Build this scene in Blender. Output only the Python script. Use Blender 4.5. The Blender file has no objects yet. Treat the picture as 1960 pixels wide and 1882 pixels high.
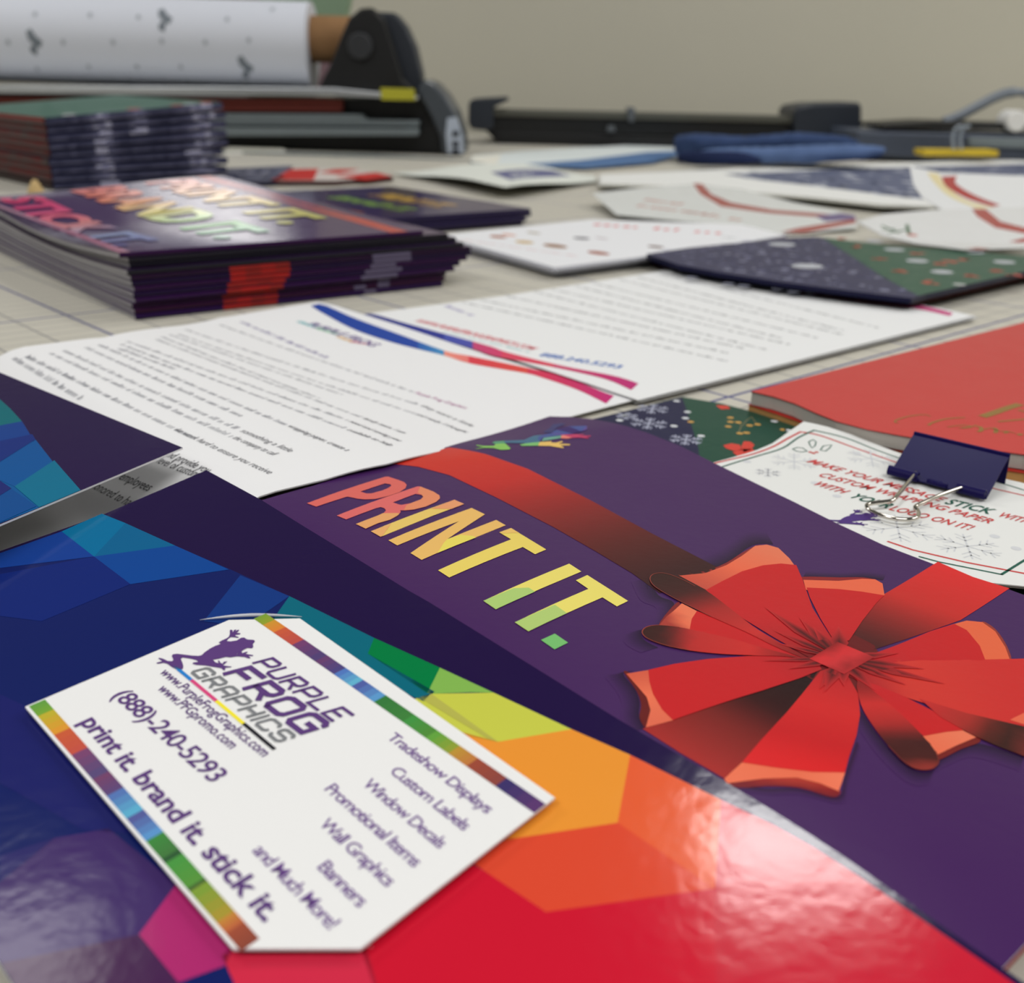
import bpy, bmesh, math, random
from mathutils import Vector, Matrix
from mathutils.geometry import delaunay_2d_cdt

random.seed(7)
SC = bpy.context.scene
COL = SC.collection

# ------------------------------------------------------------------ camera
IW, IH = 1960, 1882
FPX, PITCH, ROLL, CAMH = 2049.08, 0.368162, 0.0299456, 0.119958
_cp, _sp = math.cos(PITCH), math.sin(PITCH)
_cr, _sr = math.cos(ROLL), math.sin(ROLL)
FWD = Vector((0, _cp, -_sp)); _UP = Vector((0, _sp, _cp)); _R = Vector((1, 0, 0))
RGT = _cr * _R + _sr * _UP
UPV = -_sr * _R + _cr * _UP
EYE = Vector((0, 0, CAMH))
cam_data = bpy.data.cameras.new('camera'); cam = bpy.data.objects.new('camera', cam_data)
COL.objects.link(cam)
cam.matrix_world = Matrix(((RGT.x, UPV.x, -FWD.x, EYE.x), (RGT.y, UPV.y, -FWD.y, EYE.y),
                           (RGT.z, UPV.z, -FWD.z, EYE.z), (0, 0, 0, 1)))
cam_data.sensor_fit = 'HORIZONTAL'; cam_data.sensor_width = 36.0
cam_data.lens = FPX / IW * 36.0
cam_data.clip_start = 0.01; cam_data.clip_end = 50
cam_data.dof.use_dof = True
cam_data.dof.focus_distance = 0.25
cam_data.dof.aperture_fstop = 19.0
SC.camera = cam

# ------------------------------------------------------------------ world + lights + exposure
SC.view_settings.view_transform = 'Standard'
SC.view_settings.look = 'None'
SC.view_settings.gamma = 1.0
SC.view_settings.use_curve_mapping = False
SC.view_settings.exposure = -0.08
wd = bpy.data.worlds.new('world'); SC.world = wd; wd.use_nodes = True
bg = wd.node_tree.nodes['Background']
bg.inputs[0].default_value = (0.74, 0.75, 0.72, 1); bg.inputs[1].default_value = 0.12

def area(name, loc, sx, sy, power, col=(1, 0.985, 0.965), rot=(0, 0, 0)):
    L = bpy.data.lights.new(name, 'AREA'); L.shape = 'RECTANGLE'; L.size = sx; L.size_y = sy
    L.energy = power; L.color = col
    o = bpy.data.objects.new(name, L); o.location = loc; o.rotation_euler = rot; COL.objects.link(o)
    return o
# fluorescent ceiling panels of the room (about 1.75 m above the worktop); unseen panels are added at the back sides and far off
area('ceiling_panel_light', (.46, 1.70, 1.75), .38, .28, 10)
area('ceiling_panel_light', (-1.25, 1.50, 1.75), .38, .28, 2.8)
area('ceiling_panel_light', (.53, -.7, 1.75), 1.2, .62, 21)
area('ceiling_panel_light', (-1.28, -.7, 1.75), 1.2, .62, 22)
area('ceiling_panel_light', (2.3, .6, 1.75), 1.2, .62, 18)
area('ceiling_panel_light', (2.6, 1.7, 1.75), 1.2, .62, 18)  # unseen panel, added to brighten the back wall
area('ceiling_panel_light', (-2.5, 1.7, 1.75), 1.2, .62, 26)  # unseen panel, added to brighten the vinyl roll and wall
area('ceiling_panel_light', (-2.85, 10.2, 1.75), 1.2, 3.2, 36)  # added in an unseen far office for the glare on the brochure stack

# ------------------------------------------------------------------ projection helpers
def ray(px, py):
    return FWD + RGT * ((px - IW / 2) / FPX) - UPV * ((py - IH / 2) / FPX)
def at(px, py, z=0.0):                       # where a sight line meets a level surface
    d = ray(px, py); return EYE + d * ((z - CAMH) / d.z)
def atY(px, py, Y):                          # where it meets an upright plane
    d = ray(px, py); return EYE + d * (Y / d.y)

def s2l(c):
    return tuple(((v / 255) / 12.92 if v <= 10.3 else ((v / 255 + 0.055) / 1.055) ** 2.4) for v in c)
def mixc(a, b, t):
    t = max(0, min(1, t)); return tuple(a[i] + (b[i] - a[i]) * t for i in range(3))
def ramp(stops, t):
    if t <= stops[0][0]: return stops[0][1]
    for (t0, c0), (t1, c1) in zip(stops, stops[1:]):
        if t <= t1: return mixc(c0, c1, (t - t0) / max(1e-9, t1 - t0))
    return stops[-1][1]
def lerp(a, b, t): return a + (b - a) * t
def sstep(a, b, x):
    t = max(0, min(1, (x - a) / (b - a))); return t * t * (3 - 2 * t)

# ------------------------------------------------------------------ materials
def mat_new(name):
    m = bpy.data.materials.new(name); m.use_nodes = True
    return m, m.node_tree.nodes, m.node_tree.links, m.node_tree.nodes['Principled BSDF']
def print_mat(name, rough, spec=0.5, bump=0.0, bscale=300.0, coat=0.0, coat_rough=0.1, rvar=0.05):
    m, N, L, P = mat_new(name)
    a = N.new('ShaderNodeVertexColor'); a.layer_name = 'Col'
    L.new(a.outputs['Color'], P.inputs['Base Color'])
    tc = N.new('ShaderNodeTexCoord')
    nz = N.new('ShaderNodeTexNoise'); nz.inputs['Scale'].default_value = 60; nz.inputs['Detail'].default_value = 3
    L.new(tc.outputs['Object'], nz.inputs['Vector'])
    mr = N.new('ShaderNodeMapRange'); mr.inputs[3].default_value = rough - rvar; mr.inputs[4].default_value = rough + rvar
    L.new(nz.outputs['Fac'], mr.inputs[0]); L.new(mr.outputs[0], P.inputs['Roughness'])
    P.inputs['Specular IOR Level'].default_value = spec
    P.inputs['Coat Weight'].default_value = coat; P.inputs['Coat Roughness'].default_value = coat_rough
    if bump > 0:
        n2 = N.new('ShaderNodeTexNoise'); n2.inputs['Scale'].default_value = bscale; n2.inputs['Detail'].default_value = 2
        L.new(tc.outputs['Object'], n2.inputs['Vector'])
        b = N.new('ShaderNodeBump'); b.inputs['Strength'].default_value = bump; b.inputs['Distance'].default_value = 0.001
        L.new(n2.outputs['Fac'], b.inputs['Height']); L.new(b.outputs[0], P.inputs['Normal'])
    return m
def flat_mat(name, rgb, rough=0.5, metal=0.0, spec=0.5, vary=0.06, scale=40.0, coat=0.0):
    m, N, L, P = mat_new(name)
    c = s2l(rgb)
    tc = N.new('ShaderNodeTexCoord'); nz = N.new('ShaderNodeTexNoise'); nz.inputs['Scale'].default_value = scale
    L.new(tc.outputs['Object'], nz.inputs['Vector'])
    mx = N.new('ShaderNodeMix'); mx.data_type = 'RGBA'
    mx.inputs[6].default_value = tuple(v * (1 - vary) for v in c) + (1,)
    mx.inputs[7].default_value = tuple(min(1, v * (1 + vary)) for v in c) + (1,)
    L.new(nz.outputs['Fac'], mx.inputs[0]); L.new(mx.outputs[2], P.inputs['Base Color'])
    P.inputs['Roughness'].default_value = rough; P.inputs['Metallic'].default_value = metal
    P.inputs['Specular IOR Level'].default_value = spec; P.inputs['Coat Weight'].default_value = coat
    return m
M_PAPER = print_mat('matte_paper', 0.7, 0.25, 0.03, 900)
M_CARD = print_mat('card_stock', 0.5, 0.3)
M_GLOSS = print_mat('glossy_print', 0.135, 0.26, 0.06, 240, rvar=.03)
M_SATIN = print_mat('satin_print', 0.3, 0.11, 0.04, 320)
M_STICK = print_mat('glossy_sticker', 0.2, 0.6, 0.02, 120)
M_NAVY = flat_mat('navy_enamel', (25, 19, 76), 0.4, 0, 0.10)
M_CHROME = flat_mat('chrome_wire', (215, 210, 200), 0.12, 1.0)
M_BLACK = flat_mat('black_plastic', (14, 15, 17), 0.45)
M_DARK = flat_mat('slate_plastic', (38, 44, 54), 0.45)
M_GREY = flat_mat('grey_plastic', (92, 97, 102), 0.4)
M_ALU = flat_mat('brushed_aluminium', (222, 226, 230), 0.32, 0.9, scale=90)
M_RAIL = flat_mat('painted_rail', (118, 128, 132), 0.5, 0.0)
M_RED = flat_mat('dull_red_strip', (120, 42, 30), 0.6)
M_YEL = flat_mat('yellow_plastic', (215, 185, 40), 0.5)
M_YST = flat_mat('yellow_label', (190, 185, 45), 0.6)
M_KRAFT = flat_mat('kraft_board', (150, 112, 72), 0.8)
M_WOOD = flat_mat('pale_wood', (205, 175, 120), 0.7)
M_WHITE = flat_mat('white_paper', (236, 236, 234), 0.7, 0, 0.25, 0.02)
M_CLEAR = flat_mat('clear_acrylic', (150, 160, 170), 0.1)

# ------------------------------------------------------------------ object helpers
def tag(o, label=None, cat=None, group=None, kind=None):
    if label: o['label'] = label
    if cat: o['category'] = cat
    if group: o['group'] = group
    if kind: o['kind'] = kind
    return o
def empty(name, loc, label, cat, group=None):
    o = bpy.data.objects.new(name, None); o.location = loc; o.empty_display_size = 0.02
    COL.objects.link(o); return tag(o, label, cat, group)
def link_mesh(name, verts, faces, mat, parent=None, cols=None, origin=None, smooth=False):
    V = [Vector(v) for v in verts]
    if parent is not None: org = Vector(parent.location) if parent.parent is None else Vector(parent.parent.location) + Vector(parent.location)
    elif origin is not None: org = Vector(origin)
    else:
        n = max(1, len(V)); org = sum(V, Vector()) / n; org.z = min(v.z for v in V)
    me = bpy.data.meshes.new(name)
    me.from_pydata([v - org for v in V], [], faces)
    mats = mat if isinstance(mat, (list, tuple)) else [mat]
    for m in mats: me.materials.append(m)
    if cols is not None:
        at_ = me.color_attributes.new('Col', 'FLOAT_COLOR', 'POINT')
        buf = []
        for c in cols: buf += [c[0], c[1], c[2], 1.0]
        at_.data.foreach_set('color', buf)
    if smooth:
        me.polygons.foreach_set('use_smooth', [True] * len(me.polygons))
    me.update()
    o = bpy.data.objects.new(name, me); COL.objects.link(o)
    if parent is not None: o.parent = parent
    else: o.location = org
    return o

class MB:                                    # collects solids of one part into one mesh
    def __init__(s): s.v = []; s.f = []
    def box(s, c, size, rz=0.0, rx=0.0):
        b = len(s.v); R = Matrix.Rotation(rz, 3, 'Z') @ Matrix.Rotation(rx, 3, 'X')
        for dx in (-.5, .5):
            for dy in (-.5, .5):
                for dz in (-.5, .5):
                    s.v.append(Vector(c) + R @ Vector((dx * size[0], dy * size[1], dz * size[2])))
        s.f += [tuple(b + i for i in q) for q in ((0, 1, 3, 2), (4, 6, 7, 5), (0, 4, 5, 1), (2, 3, 7, 6), (0, 2, 6, 4), (1, 5, 7, 3))]
        return s
    def prism(s, poly, d):                   # closed outline pushed along d
        b = len(s.v); n = len(poly); d = Vector(d)
        s.v += [Vector(p) for p in poly] + [Vector(p) + d for p in poly]
        s.f.append(tuple(range(b, b + n))); s.f.append(tuple(range(b + 2 * n - 1, b + n - 1, -1)))
        for i in range(n):
            j = (i + 1) % n; s.f.append((b + i, b + n + i, b + n + j, b + j))
        return s
    def tube(s, path, r, n=10, caps=True):
        b = len(s.v); P = [Vector(p) for p in path]; prev = None
        for i, p in enumerate(P):
            t = (P[min(i + 1, len(P) - 1)] - P[max(i - 1, 0)]).normalized()
            if prev is None: a = t.cross(Vector((0, 0, 1)) if abs(t.z) < .9 else Vector((1, 0, 0))).normalized()
            else: a = (prev - t * prev.dot(t)).normalized()
            prev = a; c = t.cross(a); rr = r(i) if callable(r) else r
            for k in range(n):
                w = 2 * math.pi * k / n; s.v.append(p + (a * math.cos(w) + c * math.sin(w)) * rr)
        for i in range(len(P) - 1):
            for k in range(n):
                k2 = (k + 1) % n; s.f.append((b + i * n + k, b + i * n + k2, b + (i + 1) * n + k2, b + (i + 1) * n + k))
        if caps:
            s.f.append(tuple(range(b + n - 1, b - 1, -1))); e = b + (len(P) - 1) * n; s.f.append(tuple(range(e, e + n)))
        return s
    def build(s, name, mat, parent=None, smooth=False, bevel=0.0, seg=2):
        o = link_mesh(name, s.v, s.f, mat, parent, smooth=smooth)
        if bevel > 0:
            m = o.modifiers.new('bevel', 'BEVEL'); m.width = bevel; m.segments = seg; m.limit_method = 'ANGLE'; m.angle_limit = 0.6
        return o

def smooth_path(pts, n=6):                   # Catmull-Rom through 2D or 3D points
    P = [Vector(p) for p in pts]; out = []
    for i in range(len(P) - 1):
        p0 = P[max(i - 1, 0)]; p1 = P[i]; p2 = P[i + 1]; p3 = P[min(i + 2, len(P) - 1)]
        for k in range(n):
            t = k / n
            out.append(0.5 * ((2 * p1) + (p2 - p0) * t + (2 * p0 - 5 * p1 + 4 * p2 - p3) * t * t + (3 * p1 - p0 - 3 * p2 + p3) * t ** 3))
    out.append(P[-1]); return out
def smooth_closed(pts, n=4):
    P = [Vector(p) for p in pts]; m = len(P); out = []
    for i in range(m):
        p0, p1, p2, p3 = P[i - 1], P[i], P[(i + 1) % m], P[(i + 2) % m]
        for k in range(n):
            t = k / n
            out.append(0.5 * ((2 * p1) + (p2 - p0) * t + (2 * p0 - 5 * p1 + 4 * p2 - p3) * t * t + (3 * p1 - p0 - 3 * p2 + p3) * t ** 3))
    return out

def inside(p, rings):
    x, y = p; c = False
    for R in rings:
        n = len(R); j = n - 1
        for i in range(n):
            yi, yj = R[i][1], R[j][1]
            if (yi > y) != (yj > y) and x < (R[j][0] - R[i][0]) * (y - yi) / (yj - yi) + R[i][0]: c = not c
            j = i
    return c
def triangulate(rings, grid=None):           # flat outline(s), even-odd; optional inner grid of points
    sc = 1000.0
    pts = []; edges = []
    for R in rings:
        b = len(pts); n = len(R)
        seq = []
        for i in range(n):
            a, c = R[i], R[(i + 1) % n]
            seq.append((a[0] * sc, a[1] * sc))
            if grid:
                L = math.hypot(c[0] - a[0], c[1] - a[1]); k = int(L / grid)
                for q in range(1, k + 1):
                    t = q / (k + 1); seq.append((lerp(a[0], c[0], t) * sc, lerp(a[1], c[1], t) * sc))
        pts += seq; m = len(seq)
        edges += [(b + i, b + (i + 1) % m) for i in range(m)]
    nb = len(pts)
    rs = [[(q[0] * sc, q[1] * sc) for q in R] for R in rings]
    if grid:
        g = grid * sc
        x0 = min(p[0] for p in pts); x1 = max(p[0] for p in pts); y0 = min(p[1] for p in pts); y1 = max(p[1] for p in pts)
        yy = y0 + g * .5; row = 0
        while yy < y1:
            xx = x0 + (g * .5 if row % 2 else 0.03)
            while xx < x1:
                if inside((xx, yy), rs): pts.append((xx, yy))
                xx += g
            yy += g * .87; row += 1
    r = delaunay_2d_cdt([Vector(p) for p in pts], edges, [], 0, 1e-5, False)
    V = r[0]; F = []
    for f in r[2]:
        cx = sum(V[i].x for i in f) / 3; cy = sum(V[i].y for i in f) / 3
        if inside((cx, cy), rs):
            a, b_, c = (V[i] for i in f)
            ar = (b_.x - a.x) * (c.y - a.y) - (b_.y - a.y) * (c.x - a.x)
            if abs(ar) < 1e-9: continue
            F.append(tuple(f) if ar > 0 else tuple(reversed(f)))
    return [(v.x / sc, v.y / sc) for v in V], F

# built-in lettering turned into flat triangles, width 0..1 and cap height 1
_txt = {}
def text_tris(s, bold=0.0, shear=0.0, space=1.0):
    key = (s, bold, shear, space)
    if key in _txt: return _txt[key]
    def mk(t):
        cu = bpy.data.curves.new('t', 'FONT'); cu.body = t; cu.size = 1; cu.fill_mode = 'FRONT'
        cu.offset = bold; cu.shear = shear; cu.resolution_u = 3; cu.space_character = space
        o = bpy.data.objects.new('t', cu); COL.objects.link(o)
        dg = bpy.context.evaluated_depsgraph_get(); me = o.evaluated_get(dg).to_mesh()
        V = [(v.co.x, v.co.y) for v in me.vertices]; F = []
        me.calc_loop_triangles()
        for t_ in me.loop_triangles: F.append(tuple(t_.vertices))
        o.evaluated_get(dg).to_mesh_clear(); COL.objects.unlink(o); bpy.data.objects.remove(o); bpy.data.curves.remove(cu)
        return V, F
    V, F = mk(s); H, _ = mk('H')
    cap = max(v[1] for v in H) - max(0, bold)
    x0 = min(v[0] for v in V); x1 = max(v[0] for v in V)
    V = [((v[0] - x0) / (x1 - x0), v[1] / cap) for v in V]
    _txt[key] = (V, F, (x1 - x0) / cap); return _txt[key]

class Sheet:
    """A printed sheet: base stock plus ink shapes, all in one mesh.
    surf(a,b) -> Vector gives the 3D place of a flat coordinate; a height-field sheet uses world x,y."""
    STEP = 4.5e-5
    def __init__(s, h=None, surf=None, thick=0.0003):
        s.h = h; s.surf = surf or (lambda a, b: Vector((a, b, h(a, b))))
        s.v = []; s.f = []; s.c = []; s.n = {}; s.thick = thick
    def S(s, px, py):                        # sight line -> flat coordinate on the height field
        d = ray(px, py)
        def g(t):
            p = EYE + d * t; return p.z - s.h(p.x, p.y)
        t0 = .08; t1 = t0
        while t1 < 8:
            t1 *= 1.02
            if g(t1) < 0: break
            t0 = t1
        for _ in range(40):
            m_ = (t0 + t1) / 2
            if g(m_) < 0: t1 = m_
            else: t0 = m_
        p = EYE + d * t1; return (p.x, p.y)
    def PX(s, pts): return [s.S(*p) for p in pts]
    def _add(s, V, F, col, layer, flip=False):
        b = len(s.v)
        if s.h and len(F):
            G = []
            for f in F:
                ar = sum(V[f[i]][0] * V[f[(i + 1) % len(f)]][1] - V[f[(i + 1) % len(f)]][0] * V[f[i]][1] for i in range(len(f)))
                G.append(tuple(f) if ar >= 0 else tuple(reversed(f)))
            F = G
        for a in V:
            if s.h:
                e = 4e-4; s.n[len(s.v)] = Vector((s.h(a[0] - e, a[1]) - s.h(a[0] + e, a[1]), s.h(a[0], a[1] - e) - s.h(a[0], a[1] + e), 2 * e)).normalized()
            p = s.surf(a[0], a[1]); p = Vector((p.x, p.y, p.z + s.STEP * layer)) if s.h else p + s.nrm(a[0], a[1]) * (s.STEP * layer)
            s.v.append(p); s.c.append(s2l(col(a[0], a[1])) if callable(col) else s2l(col))
        s.f += [tuple(b + i for i in (reversed(f) if flip else f)) for f in F]
        return b
    def nrm(s, a, b, e=1e-4):
        p = s.surf(a, b); return (s.surf(a + e, b) - p).cross(s.surf(a, b + e) - p).normalized()
    def base(s, ring, col, edge=(235, 235, 233), grid=None, under=None):
        V, F = triangulate([ring], grid)
        b = s._add(V, F, col, 0)
        n = len(V); top = s.v[b:b + n]
        cnt = {}
        for f in F:
            for i in range(3):
                e = (f[i], f[(i + 1) % 3]); cnt[e] = 1
        bd = [e for e in cnt if (e[1], e[0]) not in cnt]
        ec = s2l(edge); uc = s2l(under or edge)
        b2 = len(s.v)
        for p, a in zip(top, V):
            nn = Vector((0, 0, 1)) if s.h else s.nrm(*a)
            s.v.append(p - nn * s.thick); s.c.append(uc)
        s.f += [tuple(b2 + i for i in reversed(f)) for f in F]
        for i, j in bd:
            k = len(s.v); s.v += [top[i], top[j], s.v[b2 + j], s.v[b2 + i]]; s.c += [ec] * 4
            s.f.append((k + 1, k, k + 3, k + 2))
        return s
    def poly(s, ring, col, layer=1, grid=None, holes=()):
        V, F = triangulate([ring] + list(holes), grid); s._add(V, F, col, layer); return s
    def strip(s, A, B, ca, cb, layer=1):     # quads between two outlines, colour running across
        b = len(s.v)
        for p, q in zip(A, B):
            for w, c in ((p, ca), (q, cb)):
                P = s.surf(w[0], w[1]); s.v.append(Vector((P.x, P.y, P.z + s.STEP * layer))); s.c.append(s2l(c))
        for i in range(len(A) - 1):
            s.f.append((b + 2 * i, b + 2 * i + 1, b + 2 * i + 3, b + 2 * i + 2))
    def stroke(s, pts, w, col, layer=1, closed=False):   # a drawn line of width w: one mitred ribbon
        P = []
        for p in pts:
            q = Vector(p[:2])
            if not P or (q - P[-1]).length > 1e-6: P.append(q)
        if closed and (P[0] - P[-1]).length < 1e-6: P.pop()
        n = len(P)
        if n < 2: return
        Lf, Rt = [], []
        for i in range(n):
            a = P[i - 1] if (i > 0 or closed) else None; c = P[(i + 1) % n] if (i < n - 1 or closed) else None
            d0 = (P[i] - a).normalized() if a is not None else None; d1 = (c - P[i]).normalized() if c is not None else None
            p = P[i]
            if d0 is None: d0 = d1; p = p - d1 * w * .3
            if d1 is None: d1 = d0; p = p + d0 * w * .3
            t = (d0 + d1); t = t.normalized() if t.length > 1e-6 else d0
            k = min(1.6, 1 / max(.3, t.dot(d0))); m = Vector((-t.y, t.x)) * (w / 2 * k); Lf.append(p + m); Rt.append(p - m)
        V = [tuple(q) for q in Lf + Rt]
        F = [(n + i, n + (i + 1) % n, (i + 1) % n, i) for i in range(n if closed else n - 1)]
        s._add(V, F, col, layer)
    def text(s, t, A, B, C, col, layer=2, bold=0.0, shear=0.0, space=1.0):
        """lettering from baseline start A to baseline end B, cap height vector A->C (flat coordinates)"""
        V, F, _ = text_tris(t, bold, shear, space)
        A, B, C = Vector(A), Vector(B), Vector(C); u = B - A; w = C - A
        P = [tuple(A + u * v[0] + w * v[1]) for v in V]
        s._add(P, F, col, layer)
    def words(s, A, B, cap, col, layer=1, vdir=None):   # a line of print too blurred to read: word-like runs of small strokes
        A, B = Vector(A), Vector(B); L = (B - A).length; u = (B - A) / L; n = vdir or Vector((-u.y, u.x))
        x = 0
        while x < L:
            wl = random.choice((2, 3, 4, 4, 5, 6, 7, 8)); 
            for k in range(wl):
                if x + cap * .3 > L: break
                hh = cap * random.choice((.68, .68, .68, .7, 1.0)); ww = cap * random.choice((.2, .26, .34))
                a = A + u * x
                q = [a, a + u * ww, a + u * ww + n * hh, a + n * hh]
                s._add([tuple(p) for p in q], [(0, 1, 2, 3)], col, layer)
                x += cap * .52
            x += cap * .55
    def build(s, name, mat, parent=None, smooth=False):
        o = link_mesh(name, s.v, s.f, mat, parent, s.c, smooth=smooth)
        if smooth and s.h:
            me = o.data; pn = [p.normal.copy() for p in me.polygons]; nn = []
            for p in me.polygons:
                for li in p.loop_indices: nn.append(s.n.get(me.loops[li].vertex_index, p.normal))
            me.normals_split_custom_set([tuple(n) for n in nn])
        return o

def dup(root, name, label=None, group=None):
    r = root.copy(); r.name = name; COL.objects.link(r)
    if label: r['label'] = label
    if group: r['group'] = group
    for ch in list(root.children):
        c = ch.copy(); COL.objects.link(c); c.parent = r
        for g in ch.children:
            d = g.copy(); COL.objects.link(d); d.parent = c
    return r
def clip_convex(poly, ring):                 # keep the part of an outline that lies inside a convex ring
    ar = sum(ring[i][0] * ring[(i + 1) % len(ring)][1] - ring[(i + 1) % len(ring)][0] * ring[i][1] for i in range(len(ring)))
    R = ring if ar > 0 else ring[::-1]; out = list(poly)
    for i in range(len(R)):
        a, b = R[i], R[(i + 1) % len(R)]; src = out; out = []
        sd = lambda p: (b[0] - a[0]) * (p[1] - a[1]) - (b[1] - a[1]) * (p[0] - a[0])
        for j in range(len(src)):
            p, q = src[j - 1], src[j]; dp, dq = sd(p), sd(q)
            if (dp >= 0) != (dq >= 0):
                t = dp / (dp - dq); out.append((lerp(p[0], q[0], t), lerp(p[1], q[1], t)))
            if dq >= 0: out.append(tuple(q))
        if len(out) < 3: return []
    return out
def zc(off, s):                              # crop coordinates -> photograph coordinates
    return lambda pts: [(off[0] + p[0] / s, off[1] + p[1] / s) for p in pts]

# ================================================================== the setting
def plain(name, verts, faces, mat, kind='structure'):
    o = link_mesh(name, verts, faces, mat, origin=(0, 0, 0)); o['kind'] = kind; return o
m, N, L, P = mat_new('wall_paint')
tc = N.new('ShaderNodeTexCoord'); nz = N.new('ShaderNodeTexNoise'); nz.inputs['Scale'].default_value = 2.0; nz.inputs['Detail'].default_value = 5
L.new(tc.outputs['Object'], nz.inputs['Vector'])
mx = N.new('ShaderNodeMix'); mx.data_type = 'RGBA'
mx.inputs[6].default_value = s2l((198, 195, 179)) + (1,); mx.inputs[7].default_value = s2l((205, 201, 186)) + (1,)
L.new(nz.outputs['Fac'], mx.inputs[0]); L.new(mx.outputs[2], P.inputs['Base Color']); P.inputs['Roughness'].default_value = 0.85
P.inputs['Specular IOR Level'].default_value = 0.2
M_WALL = m
YW = 2.72
def wall(name, x0, x1, y0, y1, z1=1.8):
    o = MB().box(((x0 + x1) / 2, (y0 + y1) / 2, (z1 - .9) / 2), (x1 - x0, y1 - y0, z1 + .9)).build(name, M_WALL); o['kind'] = 'structure'; return o
wall('wall_back', -.5, 3.4, YW, YW + .1)
wall('wall_corner', -.5, -.4, YW + .1, 14.0)
wall('wall_far', -4.6, -.5, 14.0, 14.1)
wall('wall_left', -4.6, -4.5, -2.2, 14.0)
wall('wall_right', 3.4, 3.5, -2.2, YW + .1)
plain('floor', [(-4.5, -2.2, -.9), (3.4, -2.2, -.9), (3.4, 14, -.9), (-4.5, 14, -.9)], [(0, 1, 2, 3)], flat_mat('floor_tile', (120, 116, 108), 0.6))

# worktop on legs, with a cutting mat ruled in inches
tb = empty('work_table', (0, 1.0, -.9), 'large pale work table under the cutting mat, filling the scene', 'table')
MB().box((0.1, 1.0, -.022), (3.6, 3.2, .038)).build('table_top', flat_mat('laminate', (190, 186, 176), 0.5), tb, bevel=.003)
for sx in (-1.6, 1.8):
    for sy in (-.5, 2.5): MB().box((sx, sy, -.47), (.06, .06, .86)).build('leg', M_GREY, tb, bevel=.004)
m, N, L, P = mat_new('cutting_mat')
tc = N.new('ShaderNodeTexCoord'); mp = N.new('ShaderNodeMapping'); L.new(tc.outputs['Object'], mp.inputs[0])
TH = math.radians(43.3)
mp.vector_type = 'TEXTURE'
mp.inputs['Rotation'].default_value = (0, 0, TH); mp.inputs['Location'].default_value = (0.1250, 0.4603, 0)
sep = N.new('ShaderNodeSeparateXYZ'); L.new(mp.outputs[0], sep.inputs[0])
def grid_line(axis, pitch, width, off=0.0):
    a = N.new('ShaderNodeMath'); a.operation = 'ADD'; L.new(sep.outputs[axis], a.inputs[0]); a.inputs[1].default_value = off + 1000 * pitch
    mo = N.new('ShaderNodeMath'); mo.operation = 'MODULO'; L.new(a.outputs[0], mo.inputs[0]); mo.inputs[1].default_value = pitch
    lt = N.new('ShaderNodeMath'); lt.operation = 'LESS_THAN'; L.new(mo.outputs[0], lt.inputs[0]); lt.inputs[1].default_value = width
    return lt
def mx_(a, b):
    q = N.new('ShaderNodeMath'); q.operation = 'MAXIMUM'; L.new(a.outputs[0], q.inputs[0]); L.new(b.outputs[0], q.inputs[1]); return q
minor = mx_(grid_line(0, .0254, .0011), grid_line(1, .0127, .0007))
major = mx_(grid_line(0, .1524, .0016, .0508), grid_line(1, .1524, .0017))
c1 = N.new('ShaderNodeMix'); c1.data_type = 'RGBA'; c1.inputs[6].default_value = s2l((203, 199, 186)) + (1,); c1.inputs[7].default_value = s2l((142, 140, 140)) + (1,)
c2 = N.new('ShaderNodeMix'); c2.data_type = 'RGBA'; c2.inputs[7].default_value = s2l((74, 78, 134)) + (1,)
L.new(minor.outputs[0], c1.inputs[0]); L.new(c1.outputs[2], c2.inputs[6]); L.new(major.outputs[0], c2.inputs[0])
L.new(c2.outputs[2], P.inputs['Base Color']); P.inputs['Roughness'].default_value = 0.55; P.inputs['Specular IOR Level'].default_value = 0.3
cm = MB().box((0.1, 1.0, -.0015), (3.3, 2.9, .003)).build('cutting_mat', m, bevel=.0005)
cm.location = Vector((0, 0, 0)); 
for v in cm.data.vertices: v.co += Vector((0.1, 1.0, -.003))
tag(cm, 'cream cutting mat ruled with grey and blue inch lines over the whole table', 'cutting mat')

# ================================================================== presentation folder
def plane_h(x, y): return .0105 + .06 * (x + .0889) + .07 * (y - .17)
_t = Sheet(plane_h)
SL1 = Vector(_t.S(525, 1160)); SL2 = Vector(_t.S(575, 1850))
folder_h = plane_h
fold = empty('presentation_folder', (-.06, .16, 0), 'open glossy dark purple folder with blue, teal, orange and red polygon pockets', 'folder')
DKP = (34, 18, 66)
Z3 = zc((0, 560), 2.0); Z5 = zc((0, 1140), 1.782); Z6 = zc((980, 980), 2.0)
rp = Sheet(folder_h, thick=.0005)
edge_px = [(395, 900), (500, 957), (580, 1006.7), (700, 1080), (781, 1130), (820, 1152), (993, 1259), (1180, 1375), (1380, 1492), (1460, 1540), (1555, 1600), (1630, 1650), (1760, 1742), (1910, 1847), (2060, 1950)]
left_px = [(190, 2150), (22, 1882), (0, 1847), (-160, 1592), (-300, 1178), (0, 1055), (120, 1013), (200, 984)]
rp.base(rp.PX(edge_px + [(2060, 2150)] + left_px), DKP, edge=(225, 225, 228), grid=.007, under=(150, 150, 152))
_e0, _e1 = Vector(rp.S(-160, 1592)), Vector(rp.S(22, 1882)); _ed = (_e1 - _e0).normalized(); _en = Vector((-_ed.y, _ed.x))
if _en.x < 0: _en = -_en
_e0 = _e0 + _en * .0002
RPQ = [tuple(_e0 - _ed), tuple(_e0 + _ed), tuple(_e0 + _ed + _en), tuple(_e0 - _ed + _en)]
def F(pts, c, layer=1):
    q = clip_convex(rp.PX(pts), RPQ)
    if q: rp.poly(q, c, layer, grid=.008)
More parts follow.
